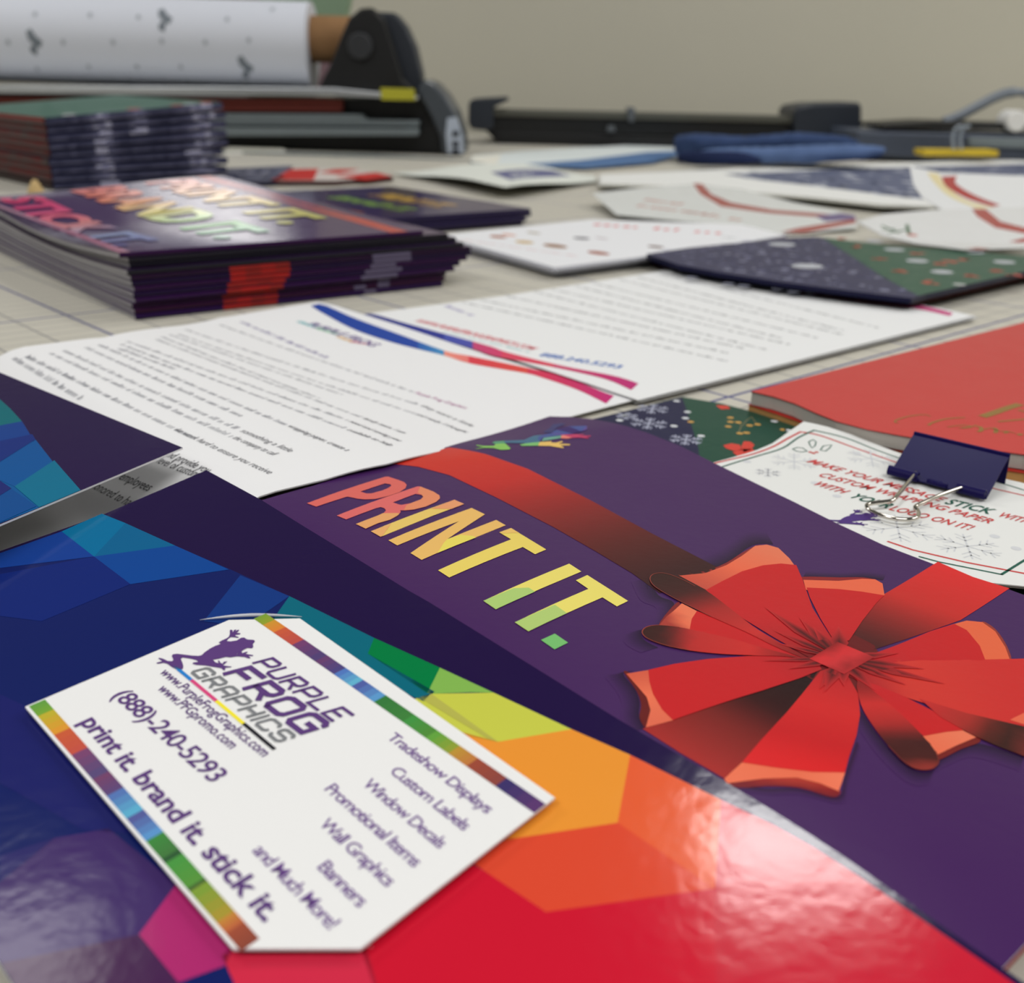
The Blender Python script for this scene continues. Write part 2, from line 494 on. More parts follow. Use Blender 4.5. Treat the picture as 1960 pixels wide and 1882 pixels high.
strip_in = [(197, 981), (440, 1090), (552, 1141), (685, 1207), (845, 1280), (980, 1345), (1095, 1400), (1207, 1447), (1380, 1532), (1430, 1556), (1480, 1580), (1560, 1625), (1640, 1676), (1765, 1762), (1915, 1866), (2060, 1970)]
# blue ground of the pocket's print
F([(195, 985), (117, 1018), (-1, 1060), (-300, 1183), (-420, 1652), (60, 2148), (2055, 2140), (2058, 1970)] + strip_in[::-1][1:-1], (20, 33, 98))
NV = (22, 36, 108)
F([(-300, 1183), (-1, 1060), (118, 1018), (180, 1066), (0, 1088), (-300, 1120)], (22, 64, 150), 2)
F([(118, 1018), (195, 984), (240, 1002), (180, 1066)], (4, 112, 160), 2)
F([(240, 1002), (335, 1045), (180, 1066)], (12, 100, 148), 2)
F([(180, 1066), (335, 1045), (438, 1091), (250, 1119)], (16, 72, 152), 2)
F([(460, 1102), (554, 1142), (470, 1200), (390, 1190)], (22, 58, 132), 2)
F([(0, 1100), (180, 1066), (250, 1119), (80, 1190), (0, 1180)], (20, 40, 118), 2)
F([(0, 1330), (48, 1352), (300, 1600), (160, 1590), (0, 1500)], (30, 34, 104), 2)
F([(554, 1142), (690, 1209), (716, 1222), (704, 1252), (832, 1325), (812, 1344), (600, 1250), (520, 1190)], (12, 106, 126), 2)
F([(716, 1222), (842, 1279), (818, 1328), (704, 1252)], (0, 126, 66), 2)
F([(842, 1279), (945, 1327), (900, 1326), (825, 1329), (818, 1328)], (134, 186, 84), 2)
F([(825, 1329), (945, 1327), (1094, 1397), (953, 1421), (800, 1390), (790, 1340)], (204, 208, 78), 2)
F([(812, 1342), (825, 1329), (953, 1421), (935, 1416)], (186, 184, 84), 3)
F([(953, 1421), (1094, 1397), (1206, 1446), (1182, 1576), (985, 1606), (860, 1640), (780, 1480), (800, 1380)], (240, 152, 54), 2)
F([(1206, 1446), (1380, 1532), (1368, 1702), (1182, 1576)], (235, 96, 54), 2)
F([(1182, 1576), (1368, 1702), (1045, 1747), (930, 1670), (820, 1600), (985, 1606)], (226, 76, 50), 2)
F([(1380, 1532), (1430, 1556), (1480, 1580), (1560, 1625), (1640, 1676), (1765, 1762), (1915, 1866), (2058, 1968), (2055, 2140), (1372, 2140), (1368, 1702)], (206, 30, 54), 2)
F([(1368, 1702), (1372, 2140), (800, 2140), (690, 1815), (640, 1780), (800, 1600), (930, 1670), (1045, 1747)], (210, 24, 50), 2)
F([(445, 1815), (700, 1815), (800, 2140), (560, 2140), (425, 1830)], (214, 46, 74), 2)
F([(338, 1693), (400, 1660), (480, 1760), (445, 1818), (430, 1850), (342, 1882), (266, 1790)], (178, 44, 112), 2)
F([(105, 1605), (208, 1587), (338, 1693), (266, 1790), (0, 1845), (-140, 1800), (0, 1690)], (66, 44, 104), 2)
F([(0, 1640), (105, 1605), (0, 1690)], (44, 40, 104), 3)
F([(-200, 1900), (0, 1845), (266, 1790), (342, 1882), (520, 2140), (60, 2140)], (72, 36, 80), 2)
rp.build('right_pocket', M_GLOSS, fold, smooth=True)['label'] = 'pocket with blue to red polygons and a business card tucked in slits'
# slit lips that hold the card; pale tint paints the highlight along the slit
def lip(a, b, w, name='slit_lip'):
    pa, pb = _t.S(*a), _t.S(*b); mbx = MB(); path = []
    for i in range(13):
        t = i / 12; x = lerp(pa[0], pb[0], t); y = lerp(pa[1], pb[1], t)
        path.append((x, y, folder_h(x, y) + .0004 + .0007 * math.sin(math.pi * t)))
    mbx.tube(path, lambda i: w * (0.15 + math.sin(math.pi * i / 12)), 8).build(name, flat_mat('cut_edge_highlight', (205, 208, 215), 0.25), fold, smooth=True)
lip((383, 1190), (578, 1184), .00035); lip((440, 1818), (714, 1818), .00012)

# letter height (also needed by the pockets)
LTL = at(608, 577, .003); LTR = at(1215, 765, .003)
EU = Vector((LTR.x - LTL.x, LTR.y - LTL.y)); LW = EU.length; EU.normalize(); EV = Vector((EU.y, -EU.x))
if EV.y > 0: EV = -EV
def letter_uv(x, y):
    d = Vector((x - LTL.x, y - LTL.y)); return d.dot(EU), d.dot(EV)
def letter_h(x, y):
    u, v = letter_uv(x, y)
    z = .0022 + .0035 * (1 - max(0, min(1, u / LW))) ** 2
    return z + .0118 * sstep(.06, .155, v) - .0128 * sstep(.176, .214, v) 
# left pocket
def lp_h(x, y): return .0205 + .02 * (x + .1)
lp = Sheet(lp_h, thick=.0005)
_c, _a, _b = (Vector(lp.S(*p)) for p in ((350, 857), (0, 713), (0, 1004)))
_ea, _eb = _a - _c, _b - _c; _ea = _ea * ((_ea.length + .05) / _ea.length); _eb = _eb * ((_eb.length + .07) / _eb.length)
LPR = [tuple(_c), tuple(_c + _eb), tuple(_c + _eb + _ea), tuple(_c + _ea)]
lp.base(LPR, (42, 24, 72), edge=(228, 228, 230), grid=.008, under=(150, 150, 152))
def F2(pts, c, layer=1):
    q = clip_convex(lp.PX(pts), LPR)
    if q: lp.poly(q, c, layer, grid=.01)
F2([(0, 765), (20, 783), (65, 850), (105, 903), (156, 940), (0, 1002), (-400, 1170), (-700, 1100), (-700, 700), (-140, 640)], (14, 92, 156))
F2([(0, 765), (20, 783), (42, 807), (0, 815), (-90, 820), (-120, 740)], (18, 112, 122), 2)
F2([(0, 815), (42, 807), (66, 845), (0, 858), (-120, 880), (-120, 820)], (26, 68, 146), 2)
F2([(0, 845), (62, 832), (68, 842), (0, 885), (-100, 930), (-120, 870)], (28, 50, 128), 3)
F2([(0, 885), (68, 842), (104, 888), (28, 932), (0, 920)], (16, 88, 158), 2)
F2([(28, 932), (104, 882), (155, 940), (75, 972)], (16, 116, 150), 3)
F2([(0, 921), (70, 970), (0, 1001), (-60, 1026), (-80, 950)], (18, 80, 150), 3)
F2([(0, 921), (22, 936), (0, 950), (-60, 960), (-60, 920)], (34, 44, 118), 4)
lp.build('left_pocket', M_GLOSS, fold, smooth=True)['label'] = 'pocket of the folder with teal and blue polygons, nearest the left edge'
bk = Sheet(lambda x, y: .0009, thick=.0006)
bk.base(bk.PX([(0, 830), (300, 890), (420, 1000), (600, 1250), (500, 1500), (150, 1480), (0, 1200)]), (190, 190, 192))
bk.build('back_panel', M_PAPER, fold)

# ================================================================== business card
NT = (SL2 - SL1).normalized(); NN = Vector((-NT.y, NT.x))
def card_h(x, y):
    return plane_h(x, y) + .0017
cd = Sheet(card_h, thick=.00042)
cd.base(cd.PX([(48, 1353), (438, 1187), (574, 1184), (1062, 1527), (690, 1816), (446, 1816)]), (240, 240, 239), edge=(222, 222, 226))
cL, cT, cR, cB = (Vector(cd.S(*p)) for p in ((48, 1353), (525, 1150), (1062, 1527), (543, 1929)))
def hom(src, dst):
    import numpy as np
    A = []; b = []
    for (x, y), (u, v) in zip(src, dst):
        A.append([x, y, 1, 0, 0, 0, -u * x, -u * y]); b.append(u)
        A.append([0, 0, 0, x, y, 1, -v * x, -v * y]); b.append(v)
    q = np.linalg.solve(np.array(A), np.array(b)); return list(q) + [1.0]
HC = hom([(0, 0), (0, 50.8), (88.9, 50.8), (88.9, 0)], [tuple(cL), tuple(cT), tuple(cR), tuple(cB)])
def cuv(u, v):
    w = HC[6] * u + HC[7] * v + 1; return ((HC[0] * u + HC[1] * v + HC[2]) / w, (HC[3] * u + HC[4] * v + HC[5]) / w)
HI = hom([(48, 1353), (525, 1150), (1062, 1527), (543, 1929)], [(0, 0), (0, 50.8), (88.9, 50.8), (88.9, 0)])
def px2uv(px, py):
    w = HI[6] * px + HI[7] * py + 1; return ((HI[0] * px + HI[1] * py + HI[2]) / w, (HI[3] * px + HI[4] * py + HI[5]) / w)
PUR = (92, 58, 124)
GRN, OLV, YLW, ORG, RDO = (86, 150, 62), (150, 170, 40), (226, 160, 40), (206, 84, 52), (196, 80, 60)
def band(v0, v1, marks, umin, umax):
    for (u0, c0), (u1, c1) in zip(marks, marks[1:]):
        if u1 <= umin or u0 >= umax: continue
        a, b = max(u0, umin), min(u1, umax); n = 4
        for k in range(n):
            p = lerp(a, b, k / n); q = lerp(a, b, (k + 1) / n); c = mixc(c0[0], c0[1], (k + .5) / n)
            cd.poly([cuv(p, v0), cuv(q, v0), cuv(q, v1), cuv(p, v1)], c, 1)
def U(px, py): return px2uv(px, py)[0]
G = lambda a, b=None: (a, b or a)
lowm = [(0, G((96, 158, 66), (120, 168, 50))), (U(76, 1370), G((190, 180, 44), (228, 150, 44))), (U(116, 1402), G((206, 92, 52), (198, 80, 66))), (U(158, 1436), G((128, 66, 110), (84, 74, 124))),
        (U(206, 1478), G((120, 64, 104), (92, 70, 124))), (U(232, 1510), G((84, 110, 180), (92, 184, 214))), (U(271, 1552), G((84, 84, 150), (92, 160, 216))), (U(310, 1594), G((60, 140, 62), (66, 120, 60))),
        (U(335, 1630), G((44, 90, 50))), (U(342, 1638), G((70, 152, 66), (88, 150, 58))), (U(384, 1686), G((70, 100, 46))), (U(388, 1692), G((120, 160, 54), (176, 150, 50))), (U(436, 1752), G((200, 140, 56), (190, 96, 60))), (U(452, 1775), G((164, 78, 52), (140, 68, 52))), (88.9, None)]
band(0.5, 3.25, lowm, .4, px2uv(470, 1816)[0])
upm = [(0, G((120, 160, 50), (150, 160, 40))), (U(514, 1192), G((206, 150, 44), (226, 130, 50))), (U(535, 1206), G((206, 90, 54), (190, 76, 70))), (U(572, 1229), G((120, 60, 110), (76, 62, 118))),
       (U(620, 1258), G((108, 60, 108), (72, 66, 130))), (U(658, 1281), G((76, 110, 190), (100, 190, 214))), (U(690, 1305), G((76, 84, 160), (92, 164, 214))), (U(734, 1334), G((46, 120, 56), (60, 130, 56))),
       (U(790, 1370), G((60, 150, 66), (80, 140, 52))), (U(838, 1398), G((90, 165, 60), (150, 160, 50))), (U(880, 1428), G((190, 150, 50), (196, 120, 60))), (U(915, 1452), G((160, 72, 50), (140, 66, 60))), (U(975, 1486), G((52, 44, 104), (96, 54, 112))), (88.9, None)]
def band_up():
    for (u0, c0), (u1, c1) in zip(upm, upm[1:]):
        a, b = max(u0, px2uv(512, 1188)[0] - 6), min(u1, 88.86); n = 4
        if b <= a: continue
        for k in range(n):
            p = lerp(a, b, k / n); q = lerp(a, b, (k + 1) / n); c = mixc(c0[0], c0[1], (k + .5) / n); lo = lambda u: 43.8 + .024 * u; hi = lambda u: 46.7 + .022 * u
            ring_ = [cuv(p, lo(p)), cuv(q, lo(q)), cuv(q, hi(q)), cuv(p, hi(p))]
            cd.poly(ring_, c, 1)
upm[0] = (px2uv(483, 1186)[0], upm[0][1])
band_up()
def cuvtext(t, u0, v0, u1, v1, cap, col, bold=0.0, shear=0.0, space=1.0):
    cd.text(t, cuv(u0, v0), cuv(u1, v1), cuv(u0, v0 + cap), col, 2, bold, shear, space)
cuvtext('print it. brand it. stick it.', 11.9, 4.95, 75.4, 5.1, 3.05, PUR, .025, 0, .98)
cuvtext('(888)-240-5293', 8.3, 12.1, 43.7, 13.5, 3.15, PUR, .012, 0, .92)
cuvtext('www.PFGpromo.com', 12.3, 18.75, 38.2, 19.8, 1.95, PUR, .012)
cuvtext('www.PurpleFrogGraphics.com', 7.6, 21.35, 44.2, 22.6, 1.95, PUR, .012)
for k, (t, p) in enumerate((('Tradeshow Displays', (741, 1412)), ('Custom Labels', (744, 1479)), ('Window Decals', (693, 1502)), ('Promotional Items', (619, 1513)), ('Wall Graphics', (611, 1578)), ('Banners', (609, 1660)), ('and Much More!', (485, 1628)))):
    cuvtext(t, px2uv(*p)[0], 40.4 - 4.98 * k, 83.2, 40.4 - 4.98 * k, 2.1, (112, 76, 146), .006, 0, .86)
# wordmark letters, drawn as square strokes
GLY = {'P': [[(0, 0), (0, 1), (.85, 1), (1, .86), (1, .56), (.85, .42), (0, .42)]], 'U': [[(0, 1), (0, .14), (.15, 0), (.85, 0), (1, .14), (1, 1)]],
       'R': [[(0, 0), (0, 1), (.85, 1), (1, .86), (1, .58), (.85, .44), (0, .44)], [(.5, .44), (1, 0)]], 'L': [[(0, 1), (0, 0), (1, 0)]],
       'E': [[(1, 1), (0, 1), (0, 0), (1, 0)], [(0, .5), (.8, .5)]], 'F': [[(1, 1), (0, 1), (0, 0)], [(0, .5), (.8, .5)]],
       'O': [[(.15, 0), (.85, 0), (1, .14), (1, .86), (.85, 1), (.15, 1), (0, .86), (0, .14), (.15, 0)]],
       'G': [[(1, .8), (1, .88), (.85, 1), (.15, 1), (0, .86), (0, .14), (.15, 0), (1, 0), (1, .48), (.55, .48)]],
       'A': [[(0, 0), (0, .86), (.15, 1), (.85, 1), (1, .86), (1, 0)], [(0, .4), (1, .4)]], 'H': [[(0, 0), (0, 1)], [(1, 0), (1, 1)], [(0, .5), (1, .5)]],
       'I': [[(0, 0), (0, 1)]], 'C': [[(1, .8), (1, .88), (.85, 1), (.15, 1), (0, .86), (0, .14), (.15, 0), (.85, 0), (1, .12), (1, .2)]],
       'S': [[(1, .8), (1, .88), (.85, 1), (.15, 1), (0, .86), (0, .62), (.15, .5), (.85, .5), (1, .38), (1, .14), (.85, 0), (.15, 0), (0, .12), (0, .2)]]}
def wordmark(s, word, a, b, c, w, col, layer=3, gap=.3, shear=.35):
    """square-stroke italic word; a,b baseline ends and c cap point, all flat coordinates"""
    A, B, Cc = Vector(a), Vector(b), Vector(c); wid = [.0 if ch == 'I' else 1.0 for ch in word]
    tot = sum(wid) + gap * (len(word) - 1); u = (B - A) / tot; up = Cc - A; x = 0
    for ch, wi in zip(word, wid):
        for li, line in enumerate(GLY[ch]):
            s.stroke([A + u * (x + q[0] * (wi or 1)) + up * (q[1]) + (B - A).normalized() * up.length * shear * q[1] for q in line], w, col, layer + li)
        x += wi + gap
def wm(word, a, b, cap, w, col, shear=.3, gap=.3):
    (u0, v0), (u1, v1) = px2uv(*a), px2uv(*b); v = (v0 + v1) / 2
    wordmark(cd, word, cuv(u0, v), cuv(u1, v), cuv(u0, v + cap), w, col, 3, gap, shear)
ZL = zc((290, 1190), 4.9)
def one(z, x, y): return z([(x, y)])[0]
wordmark(cd, 'PURPLE', cuv(18.1, 35.55), cuv(44.9, 36.4), cuv(18.1, 39.0), .00068, PUR, 3, .42, .34)
wordmark(cd, 'FROG', cuv(17.3, 29.9), cuv(43.6, 30.8), cuv(17.3, 34.3), .00115, PUR, 3, .42, .34)
wordmark(cd, 'GRAPHICS', cuv(12.0, 25.75), cuv(42.6, 26.5), cuv(12.0, 28.6), .00066, (128, 130, 134), 3, .46, .34)
# four-colour rule under the wordmark
for u0, u1, c in ((9.4, 14.4, (30, 130, 210)), (14.4, 23.9, (222, 70, 130)), (23.9, 33.6, (250, 235, 50)), (33.6, 44.0, (30, 28, 38))):
    q = lambda u: 24.2 + .018 * (u - 9)
    cd.poly([cuv(u0, q(u0) - .1), cuv(u1, q(u1) - .1), cuv(u1, q(u1) + .6), cuv(u0, q(u0) + .6)], c, 2)
cd.poly([cuv(7.2, 24.3), cuv(9.4, 24.1), cuv(9.4, 24.8)], (70, 160, 220), 2)
FROG = [(630, 200), (660, 180), (705, 160), (725, 145), (735, 120), (735, 85), (745, 78), (760, 85), (762, 105), (775, 82), (795, 76), (790, 95), (800, 85), (822, 78), (815, 95), (795, 110), (835, 112), (830, 122), (790, 128), (785, 138), (820, 148), (812, 156), (770, 150), (745, 148), (720, 165), (705, 185), (740, 190), (800, 180), (840, 155), (870, 152), (885, 165), (905, 172), (960, 175), (970, 190), (950, 215), (955, 240), (940, 255), (900, 250), (870, 265), (840, 285), (805, 305), (797, 316), (830, 288), (845, 280), (850, 300), (890, 285), (905, 290), (880, 305), (955, 318), (950, 328), (910, 325), (930, 345), (910, 350), (870, 335), (800, 330), (740, 340), (700, 335), (640, 350), (575, 362), (600, 385), (630, 395), (622, 370), (635, 368), (645, 388), (665, 398), (680, 380), (712, 376), (690, 398), (668, 408), (690, 418), (750, 425), (745, 433), (700, 436), (690, 440), (690, 460), (675, 462), (655, 440), (620, 435), (560, 425), (500, 415), (420, 410), (385, 400), (390, 388), (440, 382), (420, 365), (360, 350), (290, 340), (275, 355), (290, 390), (298, 420), (295, 445), (275, 455), (230, 450), (190, 430), (150, 400), (115, 390), (55, 400), (45, 390), (100, 375), (65, 350), (70, 342), (110, 352), (150, 372), (195, 375), (205, 360), (190, 325), (200, 310), (240, 305), (300, 312), (380, 322), (440, 325), (470, 318), (500, 290), (550, 255), (600, 230), (650, 213)]
cd.poly(cd.PX(ZL(FROG)), PUR, 2)
tag(cd.build('business_card', M_PAPER), 'white business card with purple frog logo, tucked into slits of the folder pocket', 'business card')

# ================================================================== big purple brochure (wrapped-gift cover)
BE0 = Vector((-.0884, .2897)); BED = (Vector((.0435, .1356)) - BE0).normalized(); BEN = Vector((-BED.y, BED.x))
if BEN.y < 0: BEN = -BEN
def bro_h(x, y):
    d = (Vector((x, y)) - BE0); s_ = d.dot(BEN); al = d.dot(BED)
    z = .0062 + .0075 * math.exp(-(max(0, s_) / .075) ** 2) - .0035 * (1 - sstep(-.01, .03, al))
    return z
bro = empty('brochure', (.06, .25, 0), 'large purple brochure with PRINT IT lettering and red ribbon bow, beside the folder', 'brochure', )
bs = Sheet(bro_h, thick=.00028)
PP = (70, 36, 92)
ring = [(1052, 797), (1090, 798), (1130, 802), (1180, 811), (1240, 829), (1300, 853), (1360, 883), (1440, 922), (1520, 961), (1600, 1001), (1690, 1043), (1742, 1063), (1795, 1083), (1860, 1107), (1930, 1128), (1990, 1150), (2160, 1230),
        (2240, 1560), (2060, 1705), (1925, 1848), (1880, 1890), (1700, 1790), (1380, 1560), (1000, 1320), (700, 1130), (480, 985), (500, 958), (600, 930), (740, 889), (880, 848)]
bs.base(bs.PX(ring), PP, edge=(220, 220, 222), grid=.006)
bring = bs.PX(ring)
def B(pts, c, layer=2, grid=None): bs.poly(bs.PX(pts), c, layer, grid)
def gradf(p0, p1, stops):
    a, b = Vector(bs.S(*p0)), Vector(bs.S(*p1)); d = b - a; L2 = d.length_squared
    return lambda x, y: ramp(stops, (Vector((x, y)) - a).dot(d) / L2)
def z6(p): return Z6([p])[0]
RED, RD2, OR1, OR2, DKR, BLK = (206, 36, 42), (186, 40, 42), (240, 112, 76), (226, 92, 64), (112, 26, 28), (52, 20, 24)
# long ribbon, from left edge to the bow
B([(742, 888), (860, 857), (930, 870), (1010, 898), (1130, 958), (1250, 1023), (1372, 1086), (1345, 1120), (1262, 1136), (1210, 1098), (1140, 1056), (1060, 1010), (950, 953), (860, 910), (800, 894)],
  gradf((780, 880), (1300, 1100), [(0, (212, 54, 40)), (.3, (196, 38, 36)), (.55, (140, 32, 34)), (.8, (88, 26, 28)), (1, (56, 22, 28))]), 2, .004)
B(Z6([(1080, 520), (1180, 470), (1260, 450), (1380, 500), (1420, 570), (1400, 660), (1320, 720), (1240, 690), (1160, 650), (1060, 590)]), (104, 22, 28), 2, .006)
# ribbon going up to the right
B([(1795, 1076), (1862, 1105), (1932, 1127), (1838, 1188), (1670, 1245), (1625, 1225), (1680, 1145)],
  gradf((1850, 1100), (1640, 1235), [(0, (222, 44, 46)), (.45, (200, 44, 42)), (.8, (110, 30, 32)), (1, (60, 24, 28))]), 2, .004)
# ribbon tail to lower left
B(Z6([(500, 832), (800, 735), (1170, 612), (1120, 690), (1040, 790), (960, 880), (880, 970), (812, 1022), (650, 928)]),
  gradf(z6((1120, 640)), z6((600, 930)), [(0, (34, 12, 18)), (.35, (52, 16, 20)), (.6, (120, 34, 32)), (1, (176, 44, 40))]), 2, .004)
def halo(pts, off, inner, layer=1, f=Z6):
    """printed soft drop shadow along an outline"""
    P = smooth_path(f(pts), 4); k = len(P)
    A = [bs.S(*p) for p in P]; Bq = [bs.S(p[0] + off[0], p[1] + off[1]) for p in P]
    bs.strip(A, Bq, inner, PP, layer)
SHD = (36, 17, 50)
halo([(1000, 125), (920, 128), (830, 190), (740, 225), (640, 240), (560, 232), (525, 250), (520, 300)], (-14, -24), SHD)
halo([(525, 250), (560, 320), (620, 350), (600, 420), (540, 436), (496, 455), (505, 490), (560, 520)], (-34, 10), SHD)
halo([(470, 610), (425, 620), (470, 680), (488, 730), (486, 780), (508, 832)], (-34, 6), SHD)
halo([(1420, 262), (1340, 252), (1250, 256), (1115, 250)], (6, -12), SHD)
halo([(1335, 760), (1380, 830), (1450, 915), (1540, 990), (1610, 992), (1635, 950), (1720, 905), (1800, 890), (1960, 940)], (-10, 26), SHD)
halo([(820, 1036), (960, 1060), (1090, 1060), (1245, 1094), (1275, 1010), (1320, 880)], (8, 12), (44, 18, 50))
def petal(lip_, face, lipc, facec, lay=3, dark=None, darkc=None):
    if dark: B(Z6(smooth_closed(dark, 3)), darkc, lay - 1, .004)
    B(Z6(lip_), lipc, lay, .004); B(Z6(face), facec, lay + 1, .004)
K = z6((1255, 565))
def rad(p, stops): return gradf(K, z6(p), stops)
FACE = [(0, (100, 20, 26)), (.14, (176, 34, 40)), (.4, (198, 32, 40)), (1, (202, 30, 36))]
# small loop at the top right, behind
petal([(1115, 262), (1250, 266), (1340, 258), (1390, 260), (1418, 276), (1426, 322), (1300, 330), (1200, 320), (1125, 300)],
      [(1128, 292), (1250, 298), (1340, 308), (1424, 322), (1395, 350), (1340, 420), (1290, 495), (1235, 500), (1180, 410), (1140, 330)], (236, 106, 74), rad((1300, 300), FACE), 3,
      [(1110, 250), (1250, 252), (1345, 252), (1390, 262), (1340, 262), (1250, 272), (1120, 268)], (140, 34, 40))
# upper right loop
petal([(1690, 432), (1740, 418), (1800, 424), (1850, 460), (1888, 520), (1907, 572), (1808, 572), (1700, 480)],
      [(1240, 560), (1385, 545), (1480, 510), (1600, 460), (1692, 431), (1740, 455), (1790, 515), (1812, 572), (1700, 571), (1550, 572), (1300, 590)], (232, 104, 68), rad((1780, 500), FACE), 3,
      [(1800, 420), (1850, 450), (1892, 510), (1912, 570), (1880, 572), (1850, 520), (1810, 460)], (150, 56, 48))
# big loop at the top
petal([(640, 246), (740, 236), (820, 206), (880, 170), (930, 132), (975, 127), (1020, 140), (1062, 180), (1092, 222), (1112, 262), (1000, 300), (800, 350), (745, 302)],
      [(742, 302), (800, 270), (880, 230), (960, 207), (1030, 200), (1088, 206), (1112, 262), (1150, 370), (1200, 450), (1235, 505), (1140, 562), (1000, 482), (850, 390)], gradf(z6((660, 260)), z6((1000, 150)), [(0, (200, 80, 64)), (.5, (238, 108, 76)), (1, (232, 122, 90))]), rad((900, 220), FACE), 3,
      [(630, 248), (660, 236), (740, 228), (820, 196), (880, 158), (935, 130), (960, 132), (930, 160), (880, 190), (820, 222), (740, 246), (680, 256)], (140, 40, 42))
# left loop between the two thin ones
petal([(650, 352), (705, 380), (760, 420), (690, 470), (620, 440), (560, 440), (592, 402), (622, 378)],
      [(708, 382), (850, 432), (950, 482), (1130, 566), (1000, 540), (860, 500), (680, 452), (688, 412)], gradf(z6((600, 400)), z6((680, 400)), [(0, (170, 60, 52)), (.4, (236, 112, 80)), (1, (240, 124, 90))]), rad((700, 420), FACE), 3,
      [(640, 345), (600, 380), (560, 438), (600, 440), (640, 400)], (130, 36, 40))
# lower left loop
petal([(437, 622), (522, 608), (600, 640), (640, 760), (618, 800), (512, 828), (530, 762), (516, 712), (478, 668)],
      [(522, 608), (620, 585), (750, 566), (900, 555), (1060, 553), (1170, 578), (1185, 606), (1100, 640), (960, 686), (800, 736), (616, 800), (575, 760), (540, 700), (526, 652)], gradf(z6((450, 630)), z6((590, 790)), [(0, (214, 92, 68)), (.5, (240, 118, 84)), (1, (228, 108, 80))]), rad((540, 690), FACE), 3,
      [(428, 616), (450, 618), (500, 668), (532, 712), (540, 762), (516, 830), (488, 790), (494, 742), (478, 690)], (104, 26, 26))
# bottom loop
petal([(880, 962), (1000, 978), (1150, 990), (1276, 996), (1262, 1040), (1250, 1072), (1180, 1042), (1090, 1020), (960, 1024), (825, 1042), (811, 1026)],
      [(1180, 612), (1230, 596), (1285, 630), (1325, 700), (1332, 780), (1318, 860), (1290, 940), (1274, 1001), (1150, 999), (1000, 981), (880, 962), (950, 880), (1050, 772), (1110, 700)], gradf(z6((850, 1010)), z6((1260, 1040)), [(0, (240, 118, 84)), (.6, (236, 112, 80)), (1, (244, 124, 92))]), rad((1150, 980), [(0, (90, 16, 22)), (.2, (190, 34, 40)), (.5, (212, 40, 42)), (.8, (200, 30, 36)), (1, (222, 34, 38))]), 3,
      [(820, 1036), (960, 1020), (1090, 1016), (1180, 1036), (1254, 1066), (1243, 1092), (1200, 1088), (1100, 1058), (980, 1052), (870, 1058)], gradf(z6((1050, 1020)), z6((1055, 1060)), [(0, (190, 60, 44)), (.5, (150, 34, 32)), (1, (120, 30, 40))]))
# broad loop to the right
B(Z6([(1270, 625), (1300, 590), (1400, 566), (1550, 571), (1700, 570), (2040, 562), (2060, 860), (1780, 800), (1600, 742), (1430, 690)]), rad((1900, 680), [(0, (96, 18, 24)), (.15, (176, 34, 40)), (.4, (212, 56, 48)), (1, (206, 44, 44))]), 4, .004)
B(Z6([(1905, 800), (1970, 768), (2060, 780), (2060, 850)]), (232, 104, 76), 5)
# lower right loop with its lip
petal([(1570, 862), (1650, 846), (1718, 836), (1776, 866), (1700, 898), (1622, 936), (1600, 890)],
      [(1310, 640), (1400, 668), (1500, 710), (1620, 770), (1720, 812), (1725, 840), (1660, 846), (1575, 862), (1500, 800), (1400, 712)], gradf(z6((1590, 900)), z6((1760, 860)), [(0, (236, 112, 80)), (1, (238, 124, 92))]), rad((1650, 830), FACE), 4,
      [(1776, 862), (1790, 884), (1720, 910), (1640, 950), (1618, 940), (1700, 892)], (120, 30, 30))
# thin loops seen edge-on
B(Z6(smooth_closed([(528, 258), (545, 240), (590, 238), (660, 260), (740, 303), (820, 362), (920, 440), (1010, 496), (1146, 572), (1030, 530), (900, 466), (760, 404), (650, 350), (580, 312), (540, 284)], 3)),
  gradf(z6((530, 255)), z6((1140, 570)), [(0, (54, 26, 26)), (.22, (66, 26, 28)), (.42, (170, 40, 40)), (.7, (204, 46, 46)), (1, (120, 26, 30))]), 6, .003)
B(Z6(smooth_closed([(498, 466), (514, 446), (560, 438), (640, 446), (710, 460), (850, 492), (980, 530), (1140, 572), (1050, 558), (930, 554), (800, 548), (680, 535), (590, 516), (520, 490)], 3)),
  gradf(z6((498, 466)), z6((1100, 566)), [(0, (54, 24, 24)), (.14, (64, 24, 26)), (.32, (190, 44, 44)), (.7, (206, 44, 44)), (1, (120, 24, 28))]), 6, .003)
B(Z6(smooth_closed([(1322, 650), (1400, 704), (1480, 772), (1560, 850), (1620, 922), (1632, 962), (1604, 990), (1550, 990), (1500, 962), (1440, 900), (1380, 822), (1335, 742)], 3)),
  gradf(z6((1330, 670)), z6((1620, 980)), [(0, (140, 28, 32)), (.25, (206, 44, 44)), (.5, (176, 40, 40)), (.72, (66, 24, 26)), (.92, (74, 26, 26)), (1, (150, 50, 44))]), 6, .003)
B(Z6([(1560, 720), (1740, 775), (1960, 826), (2060, 845), (2060, 975), (1960, 940), (1860, 902), (1760, 858), (1640, 790)]),
  gradf(z6((1600, 740)), z6((1990, 890)), [(0, (196, 42, 44)), (.4, (170, 44, 40)), (.65, (76, 28, 24)), (.85, (52, 22, 20)), (1, (110, 36, 34))]), 6, .004)
def rim(pts, col, w=.00022):
    bs.stroke(bs.PX(Z6(smooth_path(pts, 4))), w, col, 7)
rim([(700, 288), (650, 262), (590, 240), (545, 241), (528, 258), (540, 284), (580, 312), (650, 350), (760, 404)], (140, 62, 54))
rim([(640, 446), (560, 438), (514, 446), (498, 466), (520, 490), (590, 516), (680, 535)], (150, 64, 54))
rim([(1620, 922), (1632, 962), (1604, 990), (1550, 990), (1500, 962), (1440, 900)], (120, 44, 40))
